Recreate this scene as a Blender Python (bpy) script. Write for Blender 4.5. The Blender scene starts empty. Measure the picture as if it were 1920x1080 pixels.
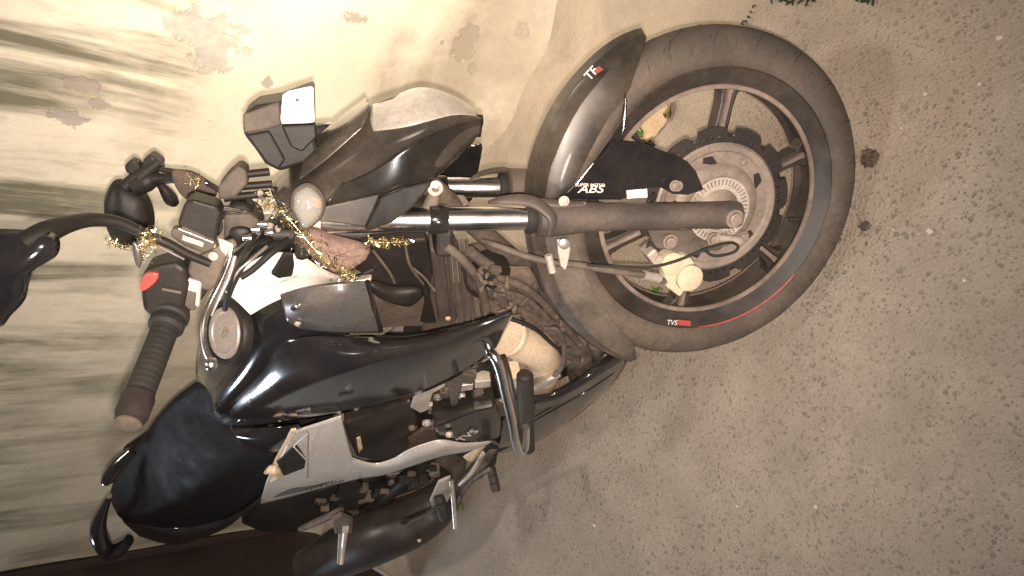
import bpy, bmesh, math, random
import numpy as np
from mathutils import Matrix, Vector
random.seed(7); rng = np.random.default_rng(7)
SC = bpy.context.scene; COL = SC.collection
A = np.array
# ---------------------------------------------------------------- frames and camera
# world: origin under the front tyre, +x bike forward, +y bike left, +z up.
# k frame = steered fork (Forward, Right, Steering axis up);  b frame = leaning body (x fwd, y right, z up), both at the front axle
CK = A([0.334002, 1.216398, 0.656377])
RM = A([[0.052766, 0.231746, -0.971344], [-0.93006, 0.36557, 0.036696], [-0.363599, -0.901472, -0.234827]])
W = A([[0.733218, 0.532714, -0.422618], [0.642225, -0.746754, 0.172932], [0.223469, 0.398213, 0.889656]])
Q0 = A([-0.070392, -0.0225, -0.282328])
BM = A([[0.733218, 0.532714, -0.422618], [-0.587785, 0.809017, 0.], [0.341905, 0.248409, 0.906308]])
OB = A([-0.007639, 0.023511, 0.])
F_ = 1440.
def k2w(p): return W @ (A(p, float) - Q0)
def b2w(p): return W @ (OB + BM.T @ A(p, float) - Q0)
CW = W @ (CK - Q0); RW = RM @ W.T
kR = W @ A([0, 1, 0.]); kF = W @ A([1., 0, 0]); kS = W @ A([0, 0, 1.])
bX, bY, bZ = (W @ BM[0], W @ BM[1], W @ BM[2])
def _hit(px, py, o, n, v):
    d = RW.T @ A([(px - 960) / F_, (py - 540) / F_, 1.])
    return CW + d * ((v - (CW - o) @ n) / (d @ n))
def k(px, py, R=0.): return _hit(px, py, k2w([0, 0, 0]), kR, R)      # point seen there, on the plane R of the fork frame
def b(px, py, y=0.): return _hit(px, py, b2w([0, 0, 0]), bY, y)      # the same in the body frame
def g(px, py, z=0.): return _hit(px, py, A([0, 0, 0.]), A([0, 0, 1.]), z)
def rp(p, n): return n * (RW[2] @ (A(p) - CW)) / F_

cam_d = bpy.data.cameras.new('camera'); cam = bpy.data.objects.new('camera', cam_d); COL.objects.link(cam)
cam_d.sensor_width = 36; cam_d.lens = 27; cam_d.clip_start = .02; cam_d.clip_end = 200
M = Matrix.Identity(4)
for i in range(3): M[i][0], M[i][1], M[i][2], M[i][3] = RW[0][i], -RW[1][i], -RW[2][i], CW[i]
cam.matrix_world = M; SC.camera = cam
SC.view_settings.view_transform = 'Standard'; SC.view_settings.look = 'None'
SC.view_settings.exposure = 0; SC.view_settings.gamma = 1
wd = bpy.data.worlds.new('World'); SC.world = wd; wd.use_nodes = True
wd.node_tree.nodes['Background'].inputs[0].default_value = (1, .9, .8, 1)
wd.node_tree.nodes['Background'].inputs[1].default_value = .03
def lamp(name, loc, target, power, col, size, spot=None, blend=.6):
    l = bpy.data.lights.new(name, 'SPOT' if spot else 'AREA'); l.energy = power; l.color = col
    if spot: l.spot_size = math.radians(spot); l.spot_blend = blend; l.shadow_soft_size = size
    else: l.size = size; l.shape = 'DISK'
    o = bpy.data.objects.new(name, l); COL.objects.link(o); o.location = loc
    o.rotation_euler = (Vector(target) - Vector(loc)).to_track_quat('-Z', 'Y').to_euler()
    return o
wb0, wb1 = g(1000, 0), g(870, 300)                     # two points of the wall's foot
WT = (wb1 - wb0) / np.linalg.norm(wb1 - wb0); WN = A([WT[1], -WT[0], 0.]);
if WN @ (CW - wb0) < 0: WN = -WN
def wall(px, py, off=0.): return _hit(px, py, wb0, WN, off)
flash_pos = CW + RW[1] * .022 + RW[0] * .004 - RW[2] * .0
lamp('phone_flash', flash_pos, CW + RW[2] * 1.0 - RW[1] * .10 - RW[0] * .05, 156, (1, .83, .70), .008, spot=97, blend=1.)
lamp('warm_street_lamp', wall(600, -400, .75), wall(700, 30), 66, (1, .87, .67), .10, spot=125, blend=1.)
lamp('cool_street_lamp', A([-6.0, -1.4, 2.7]), A([-1, 0, .8]), 150, (.74, .85, 1), .9)
lamp('highlight_lamp', A([2.0, -3.6, 2.3]), A([-.2, 0, .7]), 70, (1, .95, .9), .7)  # added source, placed for the gleam on fork tube and headlight cowl
lamp('overhead_street_lamp', A([-.8, .30, 4.6]), A([-.5, -.2, 0]), 58, (1, .93, .85), .35)

# ---------------------------------------------------------------- materials
def mat(name, col, rough=.5, metal=0., dust=None, dusta=.0, dscale=9., bump=0., bscale=60., coat=0., grain=.12, gscale=180., trans=0., spec=.5):
    m = bpy.data.materials.new(name); m.use_nodes = True; t = m.node_tree; n = t.nodes; L = t.links
    bs = n['Principled BSDF']; bs.inputs['Metallic'].default_value = metal; bs.inputs['Coat Weight'].default_value = coat
    bs.inputs['Coat Roughness'].default_value = .06; bs.inputs['Specular IOR Level'].default_value = spec
    if trans: bs.inputs['Transmission Weight'].default_value = trans
    tc = n.new('ShaderNodeTexCoord')
    def noise(s, d=6, r=.6):
        x = n.new('ShaderNodeTexNoise'); x.inputs['Scale'].default_value = s; x.inputs['Detail'].default_value = d
        x.inputs['Roughness'].default_value = r; L.new(tc.outputs['Object'], x.inputs['Vector']); return x
    def mapr(src, a, b_, c, d):
        x = n.new('ShaderNodeMapRange'); L.new(src, x.inputs['Value'])
        for i, v in enumerate((a, b_, c, d)): x.inputs[i + 1].default_value = v
        return x.outputs[0]
    rgb = n.new('ShaderNodeMix'); rgb.data_type = 'RGBA'; rgb.blend_type = 'MULTIPLY'; rgb.inputs[0].default_value = 1
    rgb.inputs[6].default_value = (*col, 1)
    gv = mapr(noise(gscale, 3).outputs[0], .25, .75, 1 - grain * 2, 1 + grain * 2); L.new(gv, rgb.inputs[7])
    out = rgb.outputs[2]; rv = None
    if dust:
        f = mapr(noise(dscale, 8, .65).outputs[0], .38, .68, max(0, dusta - min(.28, dusta * .8)), min(1, dusta + min(.28, dusta * .8)))
        mx = n.new('ShaderNodeMix'); mx.data_type = 'RGBA'; L.new(f, mx.inputs[0]); L.new(out, mx.inputs[6])
        d2 = n.new('ShaderNodeMix'); d2.data_type = 'RGBA'; d2.blend_type = 'MULTIPLY'; d2.inputs[0].default_value = 1
        d2.inputs[6].default_value = (*dust, 1); L.new(mapr(noise(gscale * .6, 4).outputs[0], .3, .7, .75, 1.2), d2.inputs[7])
        L.new(d2.outputs[2], mx.inputs[7]); out = mx.outputs[2]
        rr = n.new('ShaderNodeMapRange'); L.new(f, rr.inputs[0]); rr.inputs[3].default_value = rough; rr.inputs[4].default_value = max(rough, .85)
        L.new(rr.outputs[0], bs.inputs['Roughness'])
        if metal:
            mm = n.new('ShaderNodeMapRange'); L.new(f, mm.inputs[0]); mm.inputs[3].default_value = metal; mm.inputs[4].default_value = 0
            L.new(mm.outputs[0], bs.inputs['Metallic'])
    else: L.new(mapr(noise(dscale * 2).outputs[0], .3, .7, rough * .8, min(1, rough * 1.25)), bs.inputs['Roughness'])
    L.new(out, bs.inputs['Base Color'])
    if bump:
        bp = n.new('ShaderNodeBump'); bp.inputs['Strength'].default_value = bump; bp.inputs['Distance'].default_value = .004
        L.new(noise(bscale, 6).outputs[0], bp.inputs['Height']); L.new(bp.outputs[0], bs.inputs['Normal'])
    return m
DUST = (.30, .225, .165)
MT = dict(
    gloss=mat('dusty_gloss_black_paint', (.012, .011, .010), .16, dust=DUST, dusta=.055, coat=.6, grain=.1),
    gloss2=mat('clean_gloss_black_paint', (.010, .010, .012), .12, dust=DUST, dusta=.03, coat=.8, grain=.1),
    cowl=mat('headlight_cowl_paint', (.028, .025, .022), .2, dust=DUST, dusta=.11, coat=.6),
    fender=mat('fender_paint', (.02, .018, .016), .32, dust=DUST, dusta=.13, coat=.25),
    plast=mat('black_plastic', (.011, .010, .009), .5, dust=DUST, dusta=.035, bump=.1, spec=.3),
    dplast=mat('dusty_plastic', (.045, .038, .032), .65, dust=(.24, .185, .14), dusta=.33, bump=.1),
    mud=mat('dried_mud_on_metal', (.07, .052, .04), .9, dust=(.18, .13, .098), dusta=.34, dscale=26, bump=.9, bscale=55),
    tyre=mat('dusty_tyre_rubber', (.05, .042, .034), .8, dust=(.16, .12, .092), dusta=.42, dscale=7, bump=.2),
    rubber=mat('grip_rubber', (.012, .011, .010), .7, dust=(.14, .11, .08), dusta=.06, bump=.2),
    rim=mat('black_alloy', (.018, .015, .013), .42, dust=(.24, .18, .14), dusta=.10, dscale=14),
    spoke=mat('dusty_spoke_paint', (.10, .08, .068), .4, dust=(.32, .24, .19), dusta=.45, dscale=16),
    disc=mat('dark_disc_steel', (.022, .018, .016), .45, .2, dust=(.2, .15, .12), dusta=.06),
    steel=mat('dusty_steel', (.22, .185, .16), .42, .5, dust=(.28, .22, .175), dusta=.5, dscale=18),
    alu=mat('dusty_aluminium', (.5, .45, .4), .4, .6, dust=(.46, .37, .30), dusta=.4, dscale=18, bump=.2),
    chrome=mat('chrome', (.85, .82, .8), .24, 1., grain=.02),
    dchrome=mat('dull_chrome', (.62, .57, .52), .3, .9, dust=(.4, .32, .26), dusta=.12),
    fork=mat('dusty_fork_paint', (.045, .038, .034), .5, dust=(.20, .15, .12), dusta=.24),
    gold=mat('pale_gold_caliper', (.60, .51, .35), .5, .1, dust=(.5, .42, .32), dusta=.3),
    silver=mat('silver_plastic', (.58, .55, .52), .32, .35, dust=(.34, .28, .23), dusta=.2, coat=.3),
    grey=mat('grey_blue_panel', (.075, .073, .073), .25, .2, dust=DUST, dusta=.12, coat=.5),
    white=mat('pearl_white_paint', (.85, .78, .70), .3, coat=.5, grain=.03),
    paper=mat('white_sticker', (.9, .88, .86), .5, grain=.03),
    ink=mat('dark_print', (.06, .05, .06), .6), letter=mat('pale_lettering', (.62, .56, .52), .5, grain=.05),
    red=mat('red_plastic', (.58, .065, .055), .35, grain=.04), redtape=mat('red_tape', (.36, .06, .05), .5, grain=.1),
    orange=mat('amber_lens', (.7, .22, .05), .3),
    lens=mat('clear_lens', (.92, .88, .82), .10, grain=.01, coat=1., trans=.75),
    lens2=mat('headlight_lens', (.30, .27, .24), .15, coat=1., dust=(.60, .54, .47), dusta=.25, dscale=16),
    cap=mat('fuel_cap_metal', (.40, .35, .31), .4, .5, dust=DUST, dusta=.3),
    seat=mat('seat_vinyl', (.008, .007, .007), .62, bump=.12, bscale=300, grain=.3, spec=.16),
    exhaust=mat('exhaust_black', (.02, .017, .016), .35, dust=(.16, .12, .1), dusta=.08),
    header=mat('dusty_header_metal', (.66, .52, .37), .6, .15, dust=(.5, .38, .28), dusta=.12, bump=.05),
    tan=mat('dusty_tan_metal', (.34, .255, .185), .8, dust=(.22, .165, .12), dusta=.4, dscale=16, bump=.5),
    tread=mat('tread_groove_shade', (.022, .018, .015), .9, dust=(.1, .075, .06), dusta=.2),
    copper=mat('worn_copper', (.22, .11, .07), .4, .5, dust=(.2, .13, .1), dusta=.3),
    tinsel=mat('gold_tinsel', (1, .80, .48), .28, 1., grain=.3),
    cloth=mat('dusty_red_cloth', (.165, .105, .088), .85, dust=(.26, .18, .145), dusta=.35, bump=.4, bscale=160),
    leaf=mat('green_leaf', (.06, .12, .02), .6, grain=.3), dleaf=mat('dark_leaf', (.018, .032, .010), .7, grain=.3),
    husk=mat('dry_husk', (.24, .17, .07), .85, dust=(.12, .12, .03), dusta=.35, dscale=30, bump=.8),
    husk2=mat('dry_husk_inside', (.42, .31, .2), .9, bump=.6),
    clod=mat('earth_clod', (.075, .052, .038), .95, bump=1., grain=.4, gscale=60),
    stone=mat('pale_stone', (.46, .40, .32), .8, bump=.4), dstone=mat('dark_stone', (.07, .055, .045), .8, bump=.4),
    gate=mat('dark_maroon_gate', (.035, .018, .018), .6, dust=(.06, .04, .035), dusta=.2),
    glass=mat('mirror_glass', (.3, .3, .3), .05, 1.),
)

# ---------------------------------------------------------------- geometry helpers
def link(name, verts, faces, m, parent=None, smooth=True, mods=(), sharp=None):
    me = bpy.data.meshes.new(name)
    me.from_pydata([tuple(map(float, v)) for v in verts], [], [tuple(map(int, f)) for f in faces]); me.update()
    bm = bmesh.new(); bm.from_mesh(me); bmesh.ops.recalc_face_normals(bm, faces=bm.faces); bm.to_mesh(me); bm.free()
    if smooth:
        me.polygons.foreach_set('use_smooth', [True] * len(me.polygons))
        if sharp is not None:
            try: me.set_sharp_from_angle(angle=math.radians(sharp))
            except Exception: pass
    o = bpy.data.objects.new(name, me); COL.objects.link(o)
    me.materials.append(MT[m] if isinstance(m, str) else m)
    if parent: o.parent = parent
    for kind, kw in mods:
        md = o.modifiers.new(kind.lower(), kind)
        for a_, v in kw.items(): setattr(md, a_, v)
    return o
def cr(P, n, closed=False):
    P = np.asarray(P, float); N = len(P); out = []
    segs = N if closed else N - 1
    for i in range(segs):
        p0, p1, p2, p3 = (P[(i - 1) % N], P[i], P[(i + 1) % N], P[(i + 2) % N]) if closed else (P[max(i - 1, 0)], P[i], P[i + 1], P[min(i + 2, N - 1)])
        for j in range(n):
            t = j / n
            out.append(.5 * ((2 * p1) + (p2 - p0) * t + (2 * p0 - 5 * p1 + 4 * p2 - p3) * t * t + (3 * p1 - p0 - 3 * p2 + p3) * t ** 3))
    if not closed: out.append(P[-1])
    return A(out)
def mirror(V, fr):
    o, n = (b2w([0, 0, 0]), bY) if fr == 'b' else (k2w([0, 0, 0]), kR)
    V = np.asarray(V); return V - 2 * ((V - o) @ n)[:, None] * n
def surf(name, rows, m, parent, thick=.003, mir=None, n=5, n2=5, straight=False, jit=0., sharp=40):
    G = [cr(r, n) for r in rows]; G = A(G)                       # rows x cols x 3
    if not straight: G = A([cr(G[:, j], n2) for j in range(G.shape[1])])
    else: G = G.transpose(1, 0, 2)
    a, c = G.shape[:2]; V = G.reshape(-1, 3)
    if jit: V = V + rng.normal(0, jit, V.shape)
    F = [(i * c + j, i * c + j + 1, (i + 1) * c + j + 1, (i + 1) * c + j) for i in range(a - 1) for j in range(c - 1)]
    if mir and len(mir) == 2:                                    # a twin part on the far side
        surf(name, [[tuple(q) for q in mirror(A(r), mir[0])] for r in rows], m, parent, thick, None, n, n2, straight, jit, sharp); mir = None
    if mir:
        F = F + [tuple(x + len(V) for x in f[::-1]) for f in F]; V = np.concatenate([V, mirror(V, mir)])
    o = link(name, V, F, m, parent, mods=[('SOLIDIFY', dict(thickness=thick, offset=0.))])
    bm = bmesh.new(); bm.from_mesh(o.data); bmesh.ops.remove_doubles(bm, verts=bm.verts, dist=1e-4); bmesh.ops.recalc_face_normals(bm, faces=bm.faces); bm.to_mesh(o.data); bm.free()
    o.data.polygons.foreach_set('use_smooth', [True] * len(o.data.polygons))
    return o
def tube_vf(P, R, sides=14, n=6, flat=1., capr=True, fdir=None):
    P = A(P, float); R = A([R] * len(P), float) if np.isscalar(R) else A(R, float)
    Q = cr(np.c_[P, R], n) if len(P) > 2 else np.c_[P, R]
    P, R = Q[:, :3], Q[:, 3]; T = np.gradient(P, axis=0); T /= np.linalg.norm(T, axis=1)[:, None]
    u = np.cross(T[0], A([.3, .5, .8]) if fdir is None else fdir); u /= np.linalg.norm(u); V = []
    for p, r, t in zip(P, R, T):
        u = u - (u @ t) * t; u /= np.linalg.norm(u); w = np.cross(t, u)
        for i in range(sides):
            a = 2 * math.pi * i / sides; V.append(p + r * (math.cos(a) * u + flat * math.sin(a) * w))
    L = len(P); F = [(i * sides + j, i * sides + (j + 1) % sides, (i + 1) * sides + (j + 1) % sides, (i + 1) * sides + j) for i in range(L - 1) for j in range(sides)]
    F += [tuple(range(sides))[::-1], tuple((L - 1) * sides + j for j in range(sides))]
    return V, F
def tube(name, P, R, m, parent, **kw):
    V, F = tube_vf(P, R, **kw); return link(name, V, F, m, parent, sharp=50)
def merge(parts):
    V, F = [], []
    for v, f in parts:
        o = len(V); V += list(v); F += [tuple(x + o for x in q) for q in f]
    return V, F
def basis(ax, up=None):
    ax = A(ax, float) / np.linalg.norm(ax); u = np.cross(ax, A([.3, .5, .8]) if up is None else up); u /= np.linalg.norm(u)
    return ax, u, np.cross(ax, u)
def lathe_vf(c, ax, prof, sides=24, up=None):
    ax, u, w = basis(ax, up); V = []
    for h, r in prof:
        for i in range(sides):
            a = 2 * math.pi * i / sides; V.append(A(c) + ax * h + r * (math.cos(a) * u + math.sin(a) * w))
    L = len(prof); F = [(i * sides + j, i * sides + (j + 1) % sides, (i + 1) * sides + (j + 1) % sides, (i + 1) * sides + j) for i in range(L - 1) for j in range(sides)]
    if prof[0][1] > 1e-5: F.append(tuple(range(sides))[::-1])
    if prof[-1][1] > 1e-5: F.append(tuple((L - 1) * sides + j for j in range(sides)))
    return V, F
def lathe(name, c, ax, prof, m, parent, sides=24, sharp=35, up=None):
    V, F = lathe_vf(c, ax, prof, sides, up); return link(name, V, F, m, parent, sharp=sharp)
def bolt(p, ax, r, h, m, parent, name='bolt'):
    a = lathe_vf(p, ax, [(0, r), (h * .35, r), (h * .35, r * .72), (h * .9, r * .72), (h, r * .6)], 18)
    return link(name, *a, m, parent, sharp=30)
def facing(P):
    P = A(P); c = P.mean(0); nrm = np.zeros(3)
    for i in range(len(P)): nrm += np.cross(P[i] - c, P[(i + 1) % len(P)] - c)
    nrm /= np.linalg.norm(nrm); return nrm if nrm @ (CW - c) > 0 else -nrm
def plate_vf(P, th):
    P = A(P); nm = facing(P); N = len(P)
    V = list(P) + list(P - nm * th); F = [tuple(range(N)), tuple(range(2 * N - 1, N - 1, -1))] + [(i, (i + 1) % N, (i + 1) % N + N, i + N) for i in range(N)]
    return V, F
def plate(name, P, th, m, parent, bev=.002, smooth_n=0, holes=()):
    P = cr(P, smooth_n, True) if smooth_n else A(P)
    V, F = plate_vf(P, th)
    mods = [('BEVEL', dict(width=bev, segments=2, limit_method='ANGLE', angle_limit=math.radians(40)))] if bev else []
    return link(name, V, F, m, parent, smooth=False, mods=mods)
def pillow(name, P, bulge, m, parent, n=5, K=8, noise=0., back=None, sub=False, power=1.):
    P = cr(P, n, True); nm = facing(P); c = P.mean(0); N = len(P); V = []; F = []
    back = bulge if back is None else back
    for sgn, bu in ((1, bulge), (-1, back)):
        o = len(V)
        for i in range(K):
            t = i / K; h = bu * (1 - (1 - t) ** 2) ** (.5 * power)
            for q in P: V.append(q + (c - q) * t + nm * sgn * h + (rng.normal(0, noise, 3) if noise and i else 0))
        V.append(c + nm * sgn * bu)
        for i in range(K - 1):
            for j in range(N): F.append((o + i * N + j, o + i * N + (j + 1) % N, o + (i + 1) * N + (j + 1) % N, o + (i + 1) * N + j))
        for j in range(N): F.append((o + (K - 1) * N + j, o + (K - 1) * N + (j + 1) % N, len(V) - 1))
    ob = link(name, V, F, m, parent)
    bm = bmesh.new(); bm.from_mesh(ob.data); bmesh.ops.remove_doubles(bm, verts=bm.verts, dist=1e-5); bmesh.ops.recalc_face_normals(bm, faces=bm.faces); bm.to_mesh(ob.data); bm.free()
    ob.data.polygons.foreach_set('use_smooth', [True] * len(ob.data.polygons))
    if sub: ob.modifiers.new('sub', 'SUBSURF').render_levels = 1
    return ob
def box_vf(c, ex, ey, ez):
    c = A(c); V = [c + sx * A(ex) + sy * A(ey) + sz * A(ez) for sx in (-1, 1) for sy in (-1, 1) for sz in (-1, 1)]
    F = [(0, 1, 3, 2), (4, 6, 7, 5), (0, 4, 5, 1), (2, 3, 7, 6), (0, 2, 6, 4), (1, 5, 7, 3)]; return V, F
def box(name, c, ex, ey, ez, m, parent, bev=.003):
    return link(name, *box_vf(c, ex, ey, ez), m, parent, smooth=False, mods=[('BEVEL', dict(width=bev, segments=2))] if bev else [])
def prism_px(name, fn, pts, v0, v1, m, parent, bev=.003, smooth_n=0, scale1=1.):
    """outline on the lateral plane v0 carried straight back to the plane v1"""
    n_ = kR if fn is k else bY
    P = A([fn(x, y, v0) for x, y in pts]); P = cr(P, smooth_n, True) if smooth_n else P
    c = P.mean(0); Q = c + (P - c) * scale1 + n_ * (v1 - v0); N = len(P)
    V = list(P) + list(Q); F = [tuple(range(N)), tuple(range(2 * N - 1, N - 1, -1))] + [(i, (i + 1) % N, (i + 1) % N + N, i + N) for i in range(N)]
    return link(name, V, F, m, parent, smooth=False, mods=[('BEVEL', dict(width=bev, segments=2, limit_method='ANGLE', angle_limit=math.radians(35)))] if bev else [])
def text(name, s, p0, p1, m, parent, nm=None, lift=.0015, ex=.0004, hscale=1., shear=0.):
    """lettering whose baseline runs from p0 to p1 and whose face looks along nm"""
    cu = bpy.data.curves.new(name, 'FONT'); cu.body = s; cu.extrude = 0; cu.shear = shear; cu.offset = .012
    t = bpy.data.objects.new(name, cu); COL.objects.link(t)
    dg = bpy.context.evaluated_depsgraph_get(); me = bpy.data.meshes.new_from_object(t.evaluated_get(dg)); bpy.data.objects.remove(t)
    V = A([v.co[:] for v in me.vertices]); F = [tuple(p.vertices) for p in me.polygons]
    p0, p1 = A(p0), A(p1); ux = p1 - p0; Ln = np.linalg.norm(ux); ux /= Ln
    nm = (CW - p0) if nm is None else A(nm); nm = nm - (nm @ ux) * ux; nm /= np.linalg.norm(nm); uy = np.cross(nm, ux)
    s_ = Ln / (V[:, 0].max() - V[:, 0].min())
    V2 = p0 + np.outer((V[:, 0] - V[:, 0].min()) * s_, ux) + np.outer(V[:, 1] * s_ * hscale, uy) + nm * lift
    return link(name, V2, F, m, parent, smooth=False)
def empty(name, loc, label, cat, group=None):
    o = bpy.data.objects.new(name, None); COL.objects.link(o); o.location = loc; tag(o, label, cat, group); o.empty_display_size = .1; return o
def tag(o, label, cat, group=None):
    o['label'] = label; o['category'] = cat
    if group: o['group'] = group
    return o
# ================================================================ SETTING
def nodes(m):
    m.use_nodes = True; t = m.node_tree; n = t.nodes; L = t.links; return n, L, n['Principled BSDF']
class NT:
    def __init__(s, name):
        s.m = bpy.data.materials.new(name); s.n, s.L, s.bs = nodes(s.m); tc = s.n.new('ShaderNodeTexCoord'); s.co = tc.outputs['Object']
    def mapping(s, scale=(1, 1, 1), loc=(0, 0, 0), rot=(0, 0, 0), src=None):
        x = s.n.new('ShaderNodeMapping'); x.inputs['Scale'].default_value = scale; x.inputs['Location'].default_value = loc
        x.inputs['Rotation'].default_value = rot; s.L.new(src or s.co, x.inputs[0]); return x.outputs[0]
    def noise(s, sc, d=6, r=.6, v=None, dist=0, col=False):
        x = s.n.new('ShaderNodeTexNoise'); x.inputs['Scale'].default_value = sc; x.inputs['Detail'].default_value = d; x.inputs['Roughness'].default_value = r
        x.inputs['Distortion'].default_value = dist; s.L.new(v or s.co, x.inputs['Vector']); return x.outputs[1 if col else 0]
    def rng(s, src, a, b_, c=0., d=1., smooth=False):
        x = s.n.new('ShaderNodeMapRange'); x.interpolation_type = 'SMOOTHSTEP' if smooth else 'LINEAR'
        s.L.new(src, x.inputs['Value'])
        for i, v in enumerate((a, b_, c, d)): x.inputs[i + 1].default_value = v
        return x.outputs[0]
    def math(s, op, a, b_=None, c=None):
        x = s.n.new('ShaderNodeMath'); x.operation = op
        for i, v in enumerate((a, b_, c)):
            if v is None: continue
            if isinstance(v, (int, float)): x.inputs[i].default_value = v
            else: s.L.new(v, x.inputs[i])
        return x.outputs[0]
    def vmath(s, op, a, b_=None):
        x = s.n.new('ShaderNodeVectorMath'); x.operation = op
        for i, v in enumerate((a, b_)):
            if v is None: continue
            if isinstance(v, tuple): x.inputs[i].default_value = v
            else: s.L.new(v, x.inputs[i])
        return x.outputs['Value'] if op == 'LENGTH' else x.outputs[0]
    def mix(s, f, a, b_, mode='MIX'):
        x = s.n.new('ShaderNodeMix'); x.data_type = 'RGBA'; x.blend_type = mode
        for i, v in ((0, f), (6, a), (7, b_)):
            if isinstance(v, (int, float)): x.inputs[i].default_value = v
            elif isinstance(v, tuple): x.inputs[i].default_value = (*v, 1)
            else: s.L.new(v, x.inputs[i])
        return x.outputs[2]
    def voro(s, sc, out='Distance', feat='F1', v=None, rand=1.):
        x = s.n.new('ShaderNodeTexVoronoi'); x.feature = feat; x.inputs['Scale'].default_value = sc; x.inputs['Randomness'].default_value = rand
        s.L.new(v or s.co, x.inputs['Vector']); return x.outputs[out]
    def sep(s, v):
        x = s.n.new('ShaderNodeSeparateXYZ'); s.L.new(v, x.inputs[0]); return x.outputs
    def bump(s, h, st, d):
        x = s.n.new('ShaderNodeBump'); x.inputs['Strength'].default_value = st; x.inputs['Distance'].default_value = d; s.L.new(h, x.inputs['Height']); return x.outputs[0]
def wl(px, py):                                   # wall point in the wall's own (along, height) coordinates
    h = wall(px, py); return ((h - wb0) @ WT, h[2])

# ground: exposed-aggregate slab, smoother towards the wall and painted paler there as lamplight
G = NT('aggregate_concrete')
off = float(-(wb0 @ WN)); dw = G.vmath('DOT_PRODUCT', G.co, tuple(WN)); 
x_ = G.n.new('ShaderNodeVectorMath'); x_.operation = 'DOT_PRODUCT'; G.L.new(G.co, x_.inputs[0]); x_.inputs[1].default_value = tuple(WN)
dist = G.math('ADD', x_.outputs['Value'], off)
dist = G.math('ADD', dist, G.rng(G.noise(2.2, 4), .3, .7, -.16, .16))
aggr = G.rng(dist, .50, 1.0, 0., 1., True)
aggr = G.math('MULTIPLY', aggr, G.rng(G.noise(5.5, 5), .3, .6, .35, 1.))
wco = G.vmath('ADD', G.co, G.vmath('MULTIPLY', G.noise(60, 3, col=True), (.012, .012, 0)))
def stones(sc, thr, lo, hi, soft=.08):
    d = G.voro(sc, v=wco); c = G.sep(G.voro(sc, 'Color', v=wco))[0]
    sel = G.rng(c, thr, thr + .03); rad = G.rng(c, thr, 1, lo, hi)
    inn = G.math('SUBTRACT', rad, d); return G.math('MULTIPLY', sel, G.rng(inn, 0, soft))
s1 = stones(78, .40, .14, .44, .14); s2 = stones(150, .40, .16, .46, .14); s3 = stones(46, .82, .10, .34, .14)
base = G.mix(G.rng(G.noise(1.4, 6), .3, .7), (.345, .288, .225), (.42, .352, .275))
base = G.mix(G.rng(G.noise(9, 8, .7), .35, .7), base, (.285, .235, .185))
base = G.mix(G.rng(G.noise(260, 3), .3, .75, 0, .55), base, (.16, .135, .11))
base = G.mix(G.math('MULTIPLY', G.rng(dist, .9, .05, 0, .7, True), 1.), base, G.mix(G.rng(G.noise(6, 8, .7), .35, .65), (.43, .345, .27), (.56, .455, .36)))  # lamplight painted in: colour turns paler and warmer near the wall
sm = G.math('MAXIMUM', G.math('MULTIPLY', s1, .62), G.math('MAXIMUM', G.math('MULTIPLY', s2, .55), G.math('MULTIPLY', s3, .5)))
sm = G.math('MULTIPLY', sm, aggr)
stn = G.rng(G.noise(2.6, 7, .62, dist=.8), .42, .62, 0, .42); base = G.mix(stn, base, (.20, .17, .135))
colr = G.mix(sm, base, G.mix(G.sep(G.voro(72, 'Color', v=wco))[1], (.085, .072, .058), (.17, .14, .11)))
light = stones(60, .93, .1, .26); colr = G.mix(G.math('MULTIPLY', light, .22), colr, (.6, .5, .4))
patch = G.rng(G.noise(3.3, 8, .7, dist=.6), .56, .68, 0, .5); colr = G.mix(G.math('MULTIPLY', patch, G.rng(dist, .7, .1, 0, 1, True)), colr, (.22, .15, .105))
G.L.new(colr, G.bs.inputs['Base Color']); G.bs.inputs['Roughness'].default_value = .85
hgt = G.math('ADD', G.math('MULTIPLY', sm, -.5), G.math('ADD', G.noise(140, 5), G.math('MULTIPLY', G.noise(12, 4), 1.2)))
G.L.new(G.bump(hgt, 1., .006), G.bs.inputs['Normal'])
gv = [(x, y, 0) for x in (-40, 40) for y in (-40, 40)]
ground = link('ground', gv, [(0, 2, 3, 1)], G.m, smooth=False); ground['kind'] = 'structure'

# wall: limewashed plaster with damp streaks and flaked patches; local x along the wall, z up
WM = NT('limewash_plaster')
sx, sy, sz = WM.sep(WM.co)
hcol = WM.mix(WM.rng(WM.noise(2.1, 6), .3, .7), (.68, .61, .49), (.76, .69, .57))
hcol = WM.mix(WM.rng(WM.noise(18, 8, .7), .4, .8, 0, .35), hcol, (.52, .44, .33))
st = WM.noise(1., 6, .62, v=WM.mapping((8.5, 1, 1.0)), dist=.35)                  # streaks running down
st2 = WM.noise(1., 8, .7, v=WM.mapping((16, 1, 2.2), loc=(3, 0, 5)), dist=.5)
hup = WM.rng(WM.math('ADD', sz, WM.rng(WM.noise(3, 5), .3, .7, -.15, .15)), .72, 1.1, 0, 1, True)
right = WM.rng(sx, .9, 1.7, 0, .7, True)
amt = WM.math('MAXIMUM', hup, right)
f1 = WM.math('MULTIPLY', WM.rng(st, .47, .60), amt); f2 = WM.math('MULTIPLY', WM.rng(st2, .50, .66), amt)
hcol = WM.mix(WM.math('MULTIPLY', f1, .9), hcol, (.105, .10, .06)); hcol = WM.mix(WM.math('MULTIPLY', f2, .5), hcol, (.19, .16, .12))
hcol = WM.mix(WM.math('MULTIPLY', right, .75), hcol, WM.mix(WM.rng(WM.noise(1, 6, v=WM.mapping((9, 1, 1.2))), .35, .65), (.33, .31, .24), (.22, .21, .16)))
nz = WM.noise(11, 8, .68); nz2 = WM.noise(38, 6, .7)
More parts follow.
